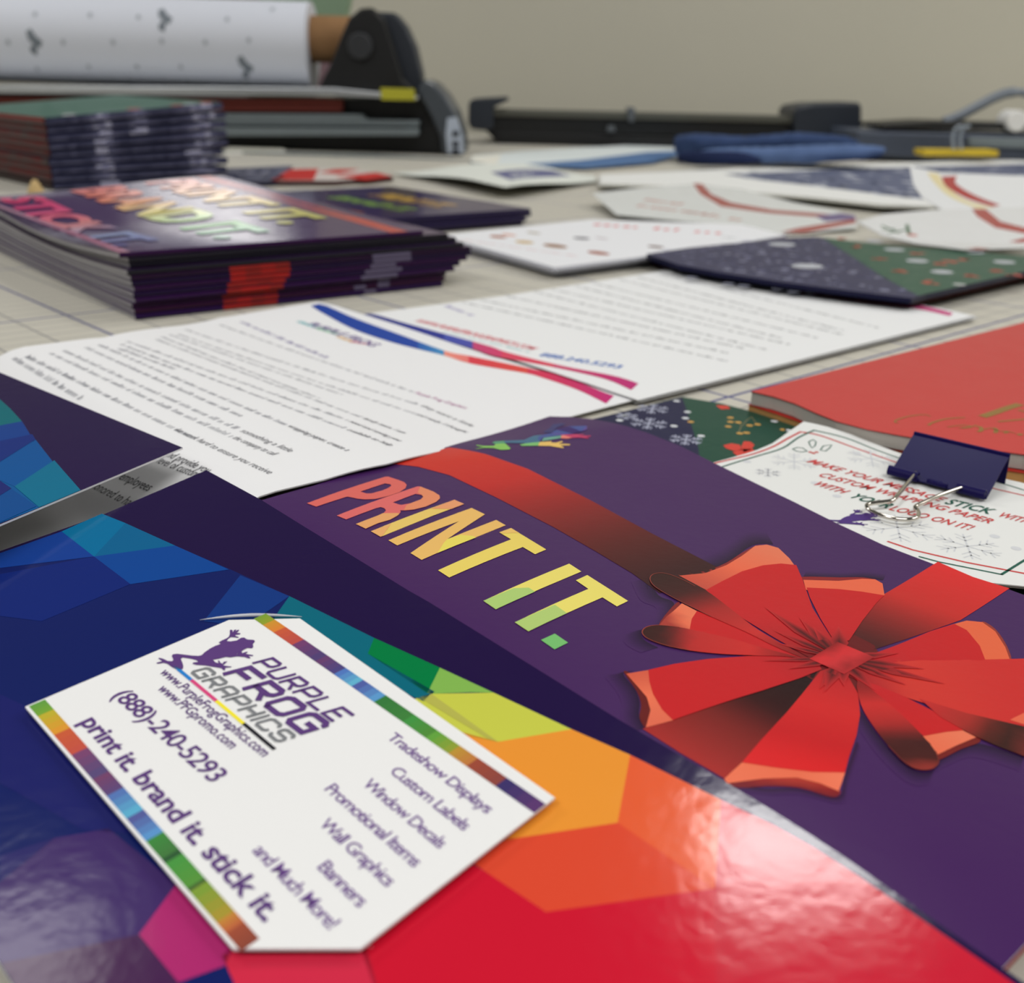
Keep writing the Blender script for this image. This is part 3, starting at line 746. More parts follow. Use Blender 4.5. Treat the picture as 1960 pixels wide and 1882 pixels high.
# pleat shadows printed around the knot
for tip, w in (((965, 368), 26), ((1000, 458), 22), ((1008, 506), 18), ((1098, 408), 26), ((955, 575), 14), ((1056, 606), 18), ((1150, 440), 24), ((1196, 694), 24), ((1176, 684), 18), ((1270, 672), 24), ((1250, 440), 30), ((1482, 545), 22),
               ((1580, 606), 26), ((1660, 664), 26), ((1510, 668), 24), ((1390, 690), 26), ((1440, 640), 20), ((1560, 640), 18)):
    a = Vector(bs.S(*K)); t = Vector(bs.S(*z6(tip))); n = Vector((-(t - a).y, (t - a).x)).normalized() * (w / 2049 * .13)
    b = len(bs.v)
    pts = [a + (t - a) * .05, a + (t - a) * .5 + n, t, a + (t - a) * .5 - n, a + (t - a) * .5]
    cs = [(44, 12, 20), (176, 36, 42), (204, 42, 46), (176, 36, 42), (74, 16, 24)]
    for p, c in zip(pts, cs): bs.v.append(Vector((p.x, p.y, bro_h(p.x, p.y) + bs.STEP * 7))); bs.c.append(s2l(c))
    bs.f += [(b, b + 4, b + 1), (b + 1, b + 4, b + 2), (b + 4, b + 3, b + 2), (b, b + 3, b + 4)]
# knot
B(Z6([(1245, 503), (1387, 562), (1270, 627), (1138, 568)]), gradf(z6((1190, 530)), z6((1330, 600)), [(0, (140, 26, 32)), (.25, (214, 44, 50)), (.6, (208, 50, 56)), (.85, (150, 30, 36)), (1, (184, 40, 46))]), 8, .003)
# PRINT IT.
ZA = zc((580, 890), 6.125); ZB = zc((820, 960), 4.9)
B(ZA([(45, 455), (960, 145), (1000, 143), (1130, 185), (1190, 210), (1215, 240), (1200, 280), (1130, 325), (1000, 370), (850, 405), (730, 410), (640, 402), (540, 380), (515, 378), (155, 495)]), (222, 104, 98), 3, None) if 0 else None
def L_(pts, c, hole=None, lay=3):
    bs.poly(bs.PX(pts), c, lay, .008, [bs.PX(hole)] if hole else ())
L_(ZA([(45, 455), (960, 145), (1000, 143), (1130, 185), (1190, 210), (1215, 240), (1200, 280), (1130, 325), (1000, 370), (850, 405), (730, 410), (640, 402), (540, 380), (515, 378), (155, 495)]), (224, 106, 98),
   ZA([(675, 318), (960, 222), (1020, 232), (1035, 248), (1010, 270), (930, 305), (800, 340), (740, 340)]))
Rr = [(395, 600), (1340, 258), (1370, 258), (1530, 320), (1600, 365), (1605, 400), (1560, 440), (1440, 495), (1300, 530), (1200, 540), (1140, 538), (1145, 560), (1110, 600), (1020, 650), (880, 690), (735, 755), (620, 700), (880, 600), (950, 565), (972, 540), (955, 515), (910, 500), (860, 512), (505, 645)]
L_(ZA(Rr), (226, 108, 106), ZA([(1055, 445), (1320, 345), (1390, 358), (1410, 380), (1380, 410), (1260, 455), (1150, 475), (1110, 465)]))
L_(ZA([(1345, 330), (1375, 260), (1530, 320), (1600, 365), (1605, 400), (1560, 440), (1440, 495), (1300, 530), (1180, 538), (1215, 478), (1262, 456), (1380, 412), (1410, 380), (1390, 358)]), (232, 142, 102), None, 4)
L_(ZA([(935, 574), (1115, 572), (1130, 580), (1110, 600), (1020, 650), (880, 690), (735, 755), (620, 700), (880, 600)]), (234, 168, 106), None, 4)
L_(ZA([(795, 785), (1775, 415), (1890, 465), (910, 850)]), (236, 202, 108))
L_(ZA([(1500, 519), (1775, 415), (1890, 465), (1740, 524)]), (236, 160, 110), None, 4)
L_(ZA([(795, 785), (1035, 695), (930, 842), (910, 850)]), (236, 176, 110), None, 4)
L_([(743.3, 1035.3), (902.7, 973.3), (928.2, 985.5), (855.7, 1033.5), (949.6, 996.3), (968, 1006.5), (807, 1072.9), (785.7, 1059.8), (878.8, 998.6), (760.4, 1045.1)], (238, 190, 106))
L_(ZB([(175, 360), (300, 318), (420, 330), (445, 345), (85, 490), (140, 400)]), (236, 220, 98), None, 4)
L_(ZB([(90, 650), (775, 360), (665, 295), (775, 255), (1105, 455), (1000, 500), (885, 432), (195, 718)]), (238, 214, 104))
L_(ZB([(665, 295), (775, 255), (850, 300), (680, 305)]), (238, 196, 108), None, 4)
L_(ZB([(515, 938), (1320, 588), (1435, 662), (632, 1018)]), (238, 222, 112))
L_(ZB([(515, 938), (800, 820), (940, 815), (1000, 853), (632, 1018)]), (176, 208, 118), None, 4)
L_(ZB([(810, 1140), (1500, 825), (1382, 745), (1490, 695), (1872, 938), (1768, 990), (1632, 905), (938, 1225)]), (238, 224, 112))
L_(ZB([(810, 1140), (1185, 975), (1300, 1055), (938, 1225)]), (180, 208, 118), None, 4)
L_(ZB([(1055, 1305), (1185, 1245), (1310, 1330), (1183, 1393)]), (120, 192, 112))
# rainbow frog mark near the top corner
ZF = zc((860, 780), 6.125)
for pts, c in (([(1110, 285), (1180, 245), (1212, 200), (1240, 198), (1330, 185), (1358, 204), (1290, 230), (1240, 257), (1212, 300), (1110, 300)], (50, 52, 112)),
               ([(640, 395), (880, 385), (930, 360), (990, 335), (1100, 325), (1060, 410), (900, 425), (690, 420), (655, 425)], (66, 112, 142)),
               ([(990, 335), (1100, 325), (1200, 305), (1250, 265), (1400, 225), (1610, 220), (1550, 285), (1450, 310), (1320, 330), (1100, 360), (1060, 400)], (66, 84, 152)),
               ([(1200, 312), (1250, 265), (1400, 225), (1612, 218), (1612, 262), (1550, 285), (1450, 310), (1330, 328)], (96, 72, 152)),
               ([(1080, 400), (1110, 360), (1310, 335), (1310, 362), (1180, 385)], (112, 170, 150)),
               ([(1310, 335), (1330, 325), (1440, 360), (1380, 370), (1310, 366)], (238, 132, 118)),
               ([(1330, 325), (1480, 318), (1500, 312), (1490, 322), (1570, 318), (1582, 325), (1510, 335), (1660, 336), (1652, 347), (1600, 350), (1636, 362), (1630, 370), (1540, 358), (1440, 360)], (196, 60, 106)),
               ([(500, 420), (530, 402), (640, 395), (655, 430), (560, 440)], (86, 160, 120)),
               ([(305, 490), (400, 468), (315, 452), (320, 442), (400, 455), (520, 455), (545, 432), (655, 425), (720, 485), (700, 498), (600, 502), (520, 480), (400, 478), (320, 492)], (140, 200, 96)),
               ([(825, 440), (900, 425), (1060, 410), (1040, 452), (850, 455)], (130, 196, 116)),
               ([(1060, 410), (1180, 402), (1200, 398), (1192, 415), (1250, 418), (1320, 398), (1332, 408), (1280, 430), (1415, 434), (1412, 448), (1300, 450), (1342, 470), (1336, 482), (1260, 470), (1180, 456), (1040, 454)], (236, 196, 108))):
    B(ZF(pts), c, 3)
bs.build('cover', M_SATIN, bro, smooth=True)
# inside pages under the cover
pg = Sheet(lambda x, y: bro_h(x, y) - .0006, thick=.0022)
pg.base([(lerp(p[0], .07, .004), lerp(p[1], .25, .004)) for p in bring], (222, 220, 218), edge=(150, 40, 44), grid=.012)
pg.build('page_block', M_PAPER, bro, smooth=True)

# ================================================================== letters
def swoosh(s, upper, lower, parts, layer=2):
    """curved footer/header band cut into coloured lengths"""
    n = 40
    Uq = smooth_path(upper, 10); Lq = smooth_path(lower, 10)
    def samp(P, t):
        f = t * (len(P) - 1); i = min(int(f), len(P) - 2); return P[i].lerp(P[i + 1], f - i)
    def byx(P, x):
        for a, b in zip(P, P[1:]):
            if a.x <= x <= b.x: return a.lerp(b, (x - a.x) / max(1e-6, b.x - a.x))
        return P[0] if x < P[0].x else P[-1]
    for x0, x1, c0, c1 in parts:
        k = 14
        for i in range(k):
            xa, xb = lerp(x0, x1, i / k), lerp(x0, x1, (i + 1) / k)
            q = [byx(Lq, xa), byx(Lq, xb), byx(Uq, xb), byx(Uq, xa)]
            V = [s.S(*p) for p in q]; s._add(V, [(0, 1, 2, 3)], mixc(c0, c1, (i + .5) / k), layer)
ls = Sheet(letter_h, thick=.0004)
_tr = ls.PX([(608, 577), (640, 584), (760, 622), (900, 668), (1050, 714), (1215, 765), (1100, 795), (980, 826), (740, 888), (620, 918), (497, 950)])
_lf = ls.PX([(0, 681), (200, 646), (420, 608)])
def _uvp(u, v): return (LTL.x + EU.x * u + EV.x * v, LTL.y + EU.y * u + EV.y * v)
_u0 = letter_uv(*_lf[0])[0]; _u1 = letter_uv(*_tr[-1])[0]
lring = _tr + [_uvp(_u1 + .002, .205), _uvp(_u1 - .004, .285), _uvp(_u0, .285)] + _lf
ls.base(lring, (240, 240, 241), edge=(214, 214, 214), grid=.005)
GT = (150, 151, 158)
def ln(a, b, cap=.0026, c=GT):
    ls.words(ls.S(*a), ls.S(*b), cap, c, 1)
def lt(t, a, b, cap=.0027, c=(112, 112, 118), bold=0.0):
    A, Bq = ls.S(*a), ls.S(*b); u = (Vector(Bq) - Vector(A)).normalized(); n = Vector((-u.y, u.x))
    if n.x < 0 and n.y < 0: n = -n
    ls.text(t, A, Bq, Vector(A) + n * cap, c, 2, bold)
ln((458, 617), (622, 686), .0033, (104, 90, 150))
ln((418, 622), (790, 752)); lt('Purple Frog Graphics', (792, 753), (889, 783), .0027, (176, 96, 150))
ln((352, 631), (800, 776)); lt('they want a little', (803, 777), (901, 817))
ln((338, 640), (790, 792)); lt('and ready, I thought', (793, 793), (890, 829))
ln((322, 641), (655, 757))
ln((306, 645), (610, 764)); ln((296, 650), (690, 800)); lt('family team, I am', (692, 801), (771, 830))
ln((240, 654), (664, 806)); lt('need and saving you', (666, 807), (762, 845))
ln((228, 660), (660, 822)); lt('available to help', (662, 823), (746, 854))
ln((224, 668), (332, 708))
ln((186, 661), (545, 815)); lt('wrapping paper, create a', (548, 816), (662, 864))
ln((160, 666), (460, 799))
ln((118, 672), (455, 825)); lt('something a little', (458, 826), (553, 866))
ln((92, 677), (440, 838)); lt('the company to call', (443, 839), (521, 872))
ln((46, 684), (370, 842)); lt('we work hard to ensure you receive', (330, 823), (513, 908))
ln((22, 688), (153, 768))
lt('and provide you', (312, 872), (394, 906), .0029, (86, 86, 92)); lt('level of customer', (298, 886), (384, 919), .0029, (86, 86, 92))
lt('employees', (226, 917), (282, 941), .0029, (70, 70, 76)); lt('honored to have', (172, 933), (254, 975), .0029, (60, 60, 66))
swoosh(ls, [(594, 586), (617, 583), (678, 609), (755, 637), (852, 672), (900, 682), (1002, 703), (1079, 721), (1155, 751), (1190, 763)],
       [(597, 587), (615, 598), (678, 631), (755, 657), (847, 680), (900, 696), (1002, 714), (1028, 720), (1104, 746), (1160, 773)],
       [(596, 800, (30, 66, 158), (36, 72, 164)), (800, 850, (44, 96, 176), (70, 150, 200)), (850, 897, (240, 150, 132), (238, 126, 120)), (897, 1010, (222, 62, 78), (226, 80, 70)), (1010, 1175, (220, 56, 84), (196, 40, 120))])
lt('PURPLE FROG', (585, 621), (712, 664), .006, (94, 66, 140), .02)
for a, b, c in (((566, 616), (600, 628), (96, 190, 196)), ((602, 629), (640, 641), (150, 214, 170)), ((642, 645), (668, 655), (240, 196, 130)), ((668, 655), (698, 660), (214, 84, 110))):
    lt('GRAPH', a, b, .003, c, .03)
lo = tag(ls.build('letter_sheet', M_PAPER, smooth=True), 'white letter sheet with grey paragraphs, tucked under the folder pockets', 'letter')

# far pile of letters: printed sheet on top, more sheets below it
def l2_h(x, y): return .0030
def far_letter(dz, dpx, top):
    s = Sheet(lambda x, y: .0032 - dz, thick=.0003)
    o = lambda p: (p[0] + dpx[0], p[1] + dpx[1])
    s.base(s.PX([o(p) for p in ((1303, 513), (1430, 530), (1560, 551), (1700, 574), (1800, 590), (1866, 605), (1222, 766), (1040, 706), (900, 663), (700, 601), (980, 564))]), (240, 241, 241), edge=(206, 206, 208), grid=.02)
    if top:
        A0, A1 = Vector((1262, 524)), Vector((770, 596))
        ends = [(1682, 629), (1612, 634), (1612, 642), (1563, 648), (1500, 650), (1510, 661), (1466, 671), (1420, 668), (1396, 678), (1396, 694)]
        for i, e in enumerate(ends):
            t = [.0, .09, .16, .26, .33, .42, .49, .60, .70, .77][i]; st = A0.lerp(A1, t)
            s.words(s.S(st.x, st.y), s.S(*e), .0030, (136, 138, 140), 1)
        s.words(s.S(848, 586), s.S(902, 606), .005, (150, 140, 190), 1); s.words(s.S(1318, 530), s.S(1424, 549), .004, (150, 150, 190), 1)
        def T(t, a, b, cap, c, bold=.02):
            A, Bq = Vector(s.S(*a)), Vector(s.S(*b)); u = (Bq - A).normalized(); n = Vector((-u.y, u.x)); s.text(t, A, Bq, A + n * cap, c, 2, bold)
        T('WWW.PURPLEFROGGRAPHICS.COM', (790, 615), (1016, 670), .0058, (222, 90, 104)); T('888.240.5293', (1030, 681), (1184, 706), .0062, (60, 110, 190))
        s.words(s.S(848, 636), s.S(1014, 676), .0026, (150, 196, 200), 1)
        swoosh(s, [(696, 602), (712, 601), (780, 620), (857, 641), (934, 662), (976, 676), (1078, 701), (1180, 721), (1236, 740)],
               [(698, 603), (704, 606), (780, 630), (857, 654), (913, 671), (951, 683), (1053, 702), (1155, 725), (1208, 747)],
               [(697, 850, (36, 44, 130), (48, 56, 150)), (850, 905, (70, 84, 176), (80, 80, 170)), (905, 960, (200, 70, 120), (214, 64, 110)), (960, 1060, (222, 72, 100), (222, 70, 96)), (1060, 1222, (208, 52, 104), (192, 44, 120))])
        swoosh(s, [(1330, 518), (1400, 529), (1531, 551), (1657, 572), (1766, 586), (1832, 602)], [(1330, 525), (1400, 538), (1531, 561), (1657, 580), (1757, 592), (1818, 605)],
               [(1332, 1530, (110, 140, 210), (170, 200, 236)), (1530, 1660, (240, 150, 150), (236, 130, 140)), (1660, 1824, (232, 110, 150), (200, 44, 124))])
    else:
        swoosh(s, [(1228 + dpx[0], 745 + dpx[1]), (1270 + dpx[0], 737 + dpx[1])], [(1230 + dpx[0], 751 + dpx[1]), (1266 + dpx[0], 742 + dpx[1])], [(1228 + dpx[0], 1268 + dpx[0], (214, 90, 150), (214, 90, 150))])
    return s.build('letter_sheet', M_PAPER, smooth=True)
GL = 'letter sheets in the far pile'
tag(far_letter(0, (0, 0), True), 'topmost letter of the pile behind, with blue and magenta footer swoosh and phone number', 'letter', GL)
tag(far_letter(.0010, (4, 3), False), 'blank-edged sheet just under the topmost letter of the far pile', 'letter', GL)
tag(far_letter(.0020, (-3, 6), False), 'lowest sheet of the far letter pile, resting on the cutting mat', 'letter', GL)

# ================================================================== wrapping-paper sheet, message cards, clip
def flathf(z): return lambda x, y: z
def snowflake(s, c, r, col, w, layer=2, sq=1.0, f=None):
    c = Vector(c)
    for k in range(6):
        a = math.pi / 3 * k + .3; d = Vector((math.cos(a), math.sin(a))); n = Vector((-d.y, d.x))
        s.stroke([c, c + d * r], w, col, layer)
        for q in (.45, .72):
            for sg in (-1, 1): s.stroke([c + d * r * q, c + d * r * (q + .25) + n * sg * r * .25], w * .8, col, layer)
def blob(s, c, rx, ry, col, layer=2, n=12, rot=0.0):
    s.poly([(c[0] + rx * math.cos(2 * math.pi * k / n) * math.cos(rot) - ry * math.sin(2 * math.pi * k / n) * math.sin(rot),
             c[1] + rx * math.cos(2 * math.pi * k / n) * math.sin(rot) + ry * math.sin(2 * math.pi * k / n) * math.cos(rot)) for k in range(n)], col, layer)
NVY, GRE = (24, 26, 68), (26, 74, 60)
gw = Sheet(flathf(.0020), thick=.0004)
gw.base(gw.PX([(1120, 806), (1306, 760), (1380, 772), (1440, 788), (1540, 812), (1700, 900), (1960, 1080), (1990, 1150), (1800, 1120), (1500, 990), (1300, 880)]), GRE, edge=(200, 200, 200))
gw.poly(gw.PX([(1120, 806), (1306, 761), (1318, 796), (1336, 855), (1342, 895), (1300, 878)]), NVY, 1)
for p, r in (((1249, 783), .0062), ((1242, 811), .0068), ((1313, 842), .0058), ((1200, 797), .004)): snowflake(gw, gw.S(*p), r, (196, 200, 222), .0006)
for p in ((1295, 768), (1290, 816), (1316, 789), (1312, 801), (1342, 835), (1196, 796), (1186, 805), (1482, 807), (1508, 824)): blob(gw, gw.S(*p), .0014, .0014, (222, 226, 230))
for p in ((1398, 800), (1398, 808), (1394, 817), (1413, 809), (1435, 815), (1450, 813), (1416, 830), (1429, 829), (1499, 823), (1322, 808)): blob(gw, gw.S(*p), .0013, .0013, (206, 160, 84))
gw.stroke(gw.PX([(1414, 828), (1418, 818), (1430, 804), (1440, 798)]), .0004, (120, 116, 84)); gw.stroke(gw.PX([(1440, 800), (1448, 812)]), .0004, (120, 116, 84)); gw.stroke(gw.PX([(1420, 816), (1412, 810)]), .0004, (120, 116, 84))
for pts in ([(1384, 853), (1400, 849), (1416, 852), (1420, 862), (1405, 864), (1390, 859)], [(1418, 856), (1424, 845), (1436, 846), (1444, 852), (1438, 861), (1424, 866)], [(1402, 866), (1420, 860), (1440, 860), (1452, 868), (1430, 874), (1412, 874)], [(1370, 776), (1392, 777), (1398, 783), (1380, 784)]):
    gw.poly(gw.PX(pts), (216, 66, 56), 2)
tag(gw.build('gift_wrap_sheet', M_SATIN), 'navy and green snowflake wrapping paper sheet lying between purple brochure and red catalog', 'wrapping paper')

MCU = Vector(at(1540, 807, .006)[:2])
def msg_h(dz=0.0):
    def h(x, y):
        d = (Vector((x, y)) - MCU).length
        return .0052 - dz + .006 * max(0, 1 - d / .05) ** 2
    return h
def msg_card(dz, shift, art):
    s = Sheet(msg_h(dz), thick=.0003)
    ring = [(1538, 807), (1510, 826), (1478, 849), (1439, 865), (1404, 875), (1330, 895), (1420, 960), (1560, 1030), (1740, 1100), (1960, 1122), (2120, 1150), (2200, 980), (1990, 932), (1912, 914), (1820, 894), (1727, 869), (1673, 849), (1630, 832), (1587, 818)]
    s.base(s.PX([(p[0] + shift[0], p[1] + shift[1]) for p in ring]), (233, 234, 231), edge=(205, 205, 203), grid=.004)
    if not art: return s
    RD, GN = (204, 66, 66), (32, 92, 76)
    s.stroke(s.PX(smooth_path([(1330, 896), (1393, 881), (1439, 870), (1478, 856), (1507, 840), (1532, 827)], 4)), .0009, RD); s.stroke(s.PX(smooth_path([(1532, 827), (1570, 834), (1640, 859), (1717, 886)], 4)), .0009, RD)
    s.stroke(s.PX([(1870, 926), (1904, 936), (1965, 950), (2060, 970)]), .0009, RD)
    s.stroke(s.PX(smooth_path([(1340, 908), (1407, 886), (1454, 872), (1498, 858), (1528, 838), (1558, 824)], 4)), .0008, GN); s.stroke(s.PX(smooth_path([(1558, 824), (1617, 838), (1676, 861), (1723, 878)], 4)), .0008, GN)
    s.stroke(s.PX([(1880, 916), (1910, 923), (1965, 940), (2060, 965)]), .0008, GN)
    s.stroke(s.PX([(1700, 1037), (1747, 1053), (1850, 1077), (1960, 1098)]), .0009, RD); s.stroke(s.PX([(1760, 1066), (1797, 1076), (1917, 1100)]), .0008, GN); s.stroke(s.PX([(1917, 1100), (1962, 1072), (2000, 1050)]), .0008, GN)
    for p, r in (((1520, 884), .0075), ((1718, 1010), .010), ((1852, 1046), .0085), ((1668, 878), .008), ((1470, 905), .004)): snowflake(s, s.S(*p), r, (212, 214, 217), .0005, 1)
    for p in ((1602, 950), (1904, 1027), (1430, 884), (1560, 925), (1640, 868), (1945, 1050)): blob(s, s.S(*p), .0014, .0014, (214, 216, 219), 1)
    LF = (44, 98, 82)
    for pts in ([(1550, 852), (1548, 846), (1556, 842), (1562, 846), (1560, 854), (1554, 858)], [(1517, 860), (1526, 857), (1536, 858), (1545, 864), (1534, 866), (1524, 864)], [(1570, 862), (1576, 854), (1592, 852), (1588, 858), (1580, 864)]):
        s.stroke(s.PX(pts), .0004, LF, 2, True)
    for p in ((1551, 866), (1557, 868), (1563, 866)): blob(s, s.S(*p), .0007, .0007, (206, 90, 84))
    def T(t, a, b, c=RD, cap=.0043, bold=.014):
        A, Bq = Vector(s.S(*a)), Vector(s.S(*b)); u = (Bq - A).normalized(); n = Vector((-u.y, u.x))
        s.text(t, A, Bq, A + n * cap + u * cap * .22, c, 3, bold)
    T('MAKE YOUR MESSAGE', (1543, 885), (1797, 960)); T('STICK', (1806, 964), (1893, 985), GN, .0052, .02); T('WITH', (1906, 988), (1966, 1003))
    T('CUSTOM WRAPPING PAPER', (1563, 911), (1893, 1003)); T('WITH', (1552, 927), (1610, 945)); T('YOUR', (1621, 951), (1697, 974), GN, .0048, .02); T('LOGO ON IT!', (1700, 976), (1853, 1015))
    def aff(p):                                          # frog mark, same outline as on the business card
        a, b_ = (p[0] - 780) / 1.0, (p[1] - 85) / 1.0
        return (1640 + a * .1582 + b_ * .0772, 977 + b_ * .0803)
    s.poly(s.PX([aff(p) for p in FROG]), (78, 50, 124), 3)
    return s
GC = 'message cards held by the navy clip'
tag(msg_card(0, (0, 0), True).build('message_card', M_PAPER, smooth=True), 'white holiday card with red MAKE YOUR MESSAGE STICK lettering, top one under the clip', 'card', GC)
tag(msg_card(.0014, (4, 4), False).build('message_card', M_PAPER, smooth=True), 'plain white card edge just beneath the lettered holiday card in the clip', 'card', GC)

clip = empty('binder_clip', (.14, .308, .0055), 'navy binder clip with silver wire handle gripping the white holiday card', 'binder clip')
lipL, lipR = at(1703, 906, .0066), at(1888, 954, .0066)
rdL, rdR = at(1750, 829, .0150), at(1933, 872, .0150)
spL, spR = at(1750, 868, .0030), at(1937, 912, .0030)
ex = (lipR - lipL).normalized()
def slab(mb, a, b, c, d, th):
    n = (b - a).cross(d - a).normalized() * th; k = len(mb.v); mb.v += [a, b, c, d, a - n, b - n, c - n, d - n]
    mb.f += [tuple(k + i for i in q) for q in ((0, 1, 2, 3), (7, 6, 5, 4), (0, 4, 5, 1), (1, 5, 6, 2), (2, 6, 7, 3), (3, 7, 4, 0))]
mb = MB(); slab(mb, lipL, lipR, rdR, rdL, .0005); mb.build('front_flap', M_NAVY, clip)
back = (rdL - lipL); back = Vector((back.x, back.y, 0)).normalized()
mb = MB(); slab(mb, rdL, rdR, rdR + back * .0012 - Vector((0, 0, .0125)), rdL + back * .0012 - Vector((0, 0, .0125)), -.0005)
mb.tube([rdL, rdR], .0006, 10); mb.build('spine', M_NAVY, clip, smooth=False)
lo1, lo2 = lipL - Vector((0, 0, .0032)), lipR - Vector((0, 0, .0032))
mb = MB(); slab(mb, lo1, lo2, rdR + back * .0012 - Vector((0, 0, .0125)), rdL + back * .0012 - Vector((0, 0, .0125)), .0004); mb.build('rear_flap', M_NAVY, clip)
Lc = (lipR - lipL).length
for a, b in ((-.02, .30), (.70, .985)):
    p0, p1 = lipL + ex * Lc * a + Vector((0, 0, .0010)), lipL + ex * Lc * b + Vector((0, 0, .0010)); mb = MB(); n = 14
    out = [p0, p1]; d = (p1 - p0)
    for k in range(n):
        w = 2 * math.pi * k / n * .93 + .3; o = back * math.cos(w) * .0016 + Vector((0, 0, 1)) * math.sin(w) * .0016
        w2 = w; oi = back * math.cos(w) * .0011 + Vector((0, 0, 1)) * math.sin(w) * .0011
        mb.v += [p0 + o, p1 + o, p1 + oi, p0 + oi]
    for k in range(n - 1):
        q = 4 * k; r = 4 * (k + 1)
        mb.f += [(q, r, r + 1, q + 1), (q + 3, q + 2, r + 2, r + 3), (q + 1, r + 1, r + 2, q + 2), (q, q + 3, r + 3, r)]
    mb.build('lip_curl', M_NAVY, clip, smooth=False)
mb = MB(); mb.tube([lipL + ex * Lc * .40 + Vector((0, 0, .0006)), lipL + ex * Lc * .6 + Vector((0, 0, .0006))], .0009, 12); mb.build('lip_curl', M_NAVY, clip, smooth=True)
wp = [(1753, 904), (1747, 913), (1730, 934), (1714, 953), (1706, 959), (1692, 961), (1674, 963), (1663, 965), (1659, 969), (1664, 976), (1682, 985), (1706, 992), (1732, 995), (1750, 993), (1758, 987), (1757, 979), (1752, 973), (1754, 969), (1772, 960), (1800, 948), (1828, 938), (1840, 934)]
wp = smooth_path(wp, 5)
mb = MB(); mb.tube([at(p[0], p[1], .0082 - .0012 * sstep(945, 985, p[1])) for p in wp], .00066, 12); mb.build('wire_handle', M_CHROME, clip, smooth=True)

# ================================================================== catalogs at the right edge
def cat_h(z0):
    c0 = Vector(at(1437, 752, .011)[:2]); c1 = Vector(at(1960, 880, .011)[:2]); d = (c1 - c0).normalized(); n = Vector((-d.y, d.x))
    if n.y < 0: n = -n
    def h(x, y):
        q = Vector((x, y)) - c0; t = q.dot(d)
        return z0
    return h
cat = empty('catalog', (.2, .42, .0045), 'thick glossy red catalog with gold script lettering, on top of a kraft one', 'catalog', 'red catalogs at the right edge')
cs = Sheet(cat_h(.0100), thick=.0003)
cring = [(1437, 749), (1480, 759), (1520, 772), (1560, 790), (1600, 806), (1660, 822), (1720, 833), (1800, 846), (1880, 859), (1960, 870)]
def book_ring(s, near, far):                 # traced near edge, then the rest of an 8.5 x 11 inch cover
    q = s.PX(near); c = Vector(q[0]); f = Vector(s.S(*far)); d1 = (f - c).normalized(); d2 = (Vector(q[-1]) - c).normalized()
    return q + [tuple(c + d2 * .216), tuple(c + d2 * .216 + d1 * .2794), tuple(c + d1 * .2794)]
cring = book_ring(cs, cring, (1960, 617))
cs.base(cring, (204, 66, 64), edge=(150, 40, 42), grid=.02)
GD = (150, 116, 58)
Z4 = zc((1400, 500), 3.5)
def gold(pts, w): cs.stroke(cs.PX(smooth_path(Z4(pts), 4)), w, GD, 2)
gold([(1690, 1040), (1780, 1010), (1850, 985), (1925, 962)], .0034); gold([(1790, 1076), (1900, 1066), (1990, 1058)], .0012); gold([(1930, 1000), (1990, 1015)], .0016)
gold([(1330, 1040), (1300, 1030), (1240, 1033), (1170, 1045), (1110, 1064), (1095, 1078), (1115, 1086)], .0007)
gold([(1320, 1100), (1350, 1082), (1420, 1062), (1500, 1052), (1560, 1050)], .0009)
gold([(1450, 1112), (1500, 1105), (1560, 1100), (1600, 1108), (1530, 1120), (1590, 1116), (1640, 1100)], .0006); gold([(1650, 1110), (1672, 1116), (1672, 1136), (1655, 1142)], .0014); gold([(1762, 1120), (1775, 1130), (1768, 1150)], .0014)
gold([(1830, 1152), (1850, 1146)], .0012); gold([(1925, 1165), (1940, 1160)], .0016); gold([(1690, 1130), (1740, 1120), (1790, 1140), (1850, 1140), (1900, 1155)], .0005)
cs.build('cover', M_SATIN, cat)
def inset(ring, k=.0010, c=(.21, .43)):
    return [(lerp(p[0], c[0], k), lerp(p[1], c[1], k)) for p in ring]
cpg = Sheet(flathf(.0096), thick=.0048); cpg.base(inset(cring, .004), (220, 216, 208), edge=(186, 180, 172)); cpg.build('page_block', M_PAPER, cat)
cat2 = empty('catalog', (.2, .42, .0), 'thinner catalog with red cover and tan page edges, underneath the red catalog', 'catalog', 'red catalogs at the right edge')
cs2 = Sheet(flathf(.0044), thick=.0003)
c2ring = [(1432, 774), (1480, 790), (1545, 812), (1620, 838), (1700, 858), (1800, 880), (1960, 905)]
c2ring = book_ring(cs2, c2ring, (1960, 640))
cs2.base(c2ring, (186, 52, 44), edge=(186, 52, 44)); cs2.build('cover', M_SATIN, cat2)
cp2 = Sheet(flathf(.0040), thick=.0036); cp2.base(inset(c2ring, .003), (200, 150, 92), edge=(196, 146, 88)); cp2.build('page_block', M_PAPER, cat2)

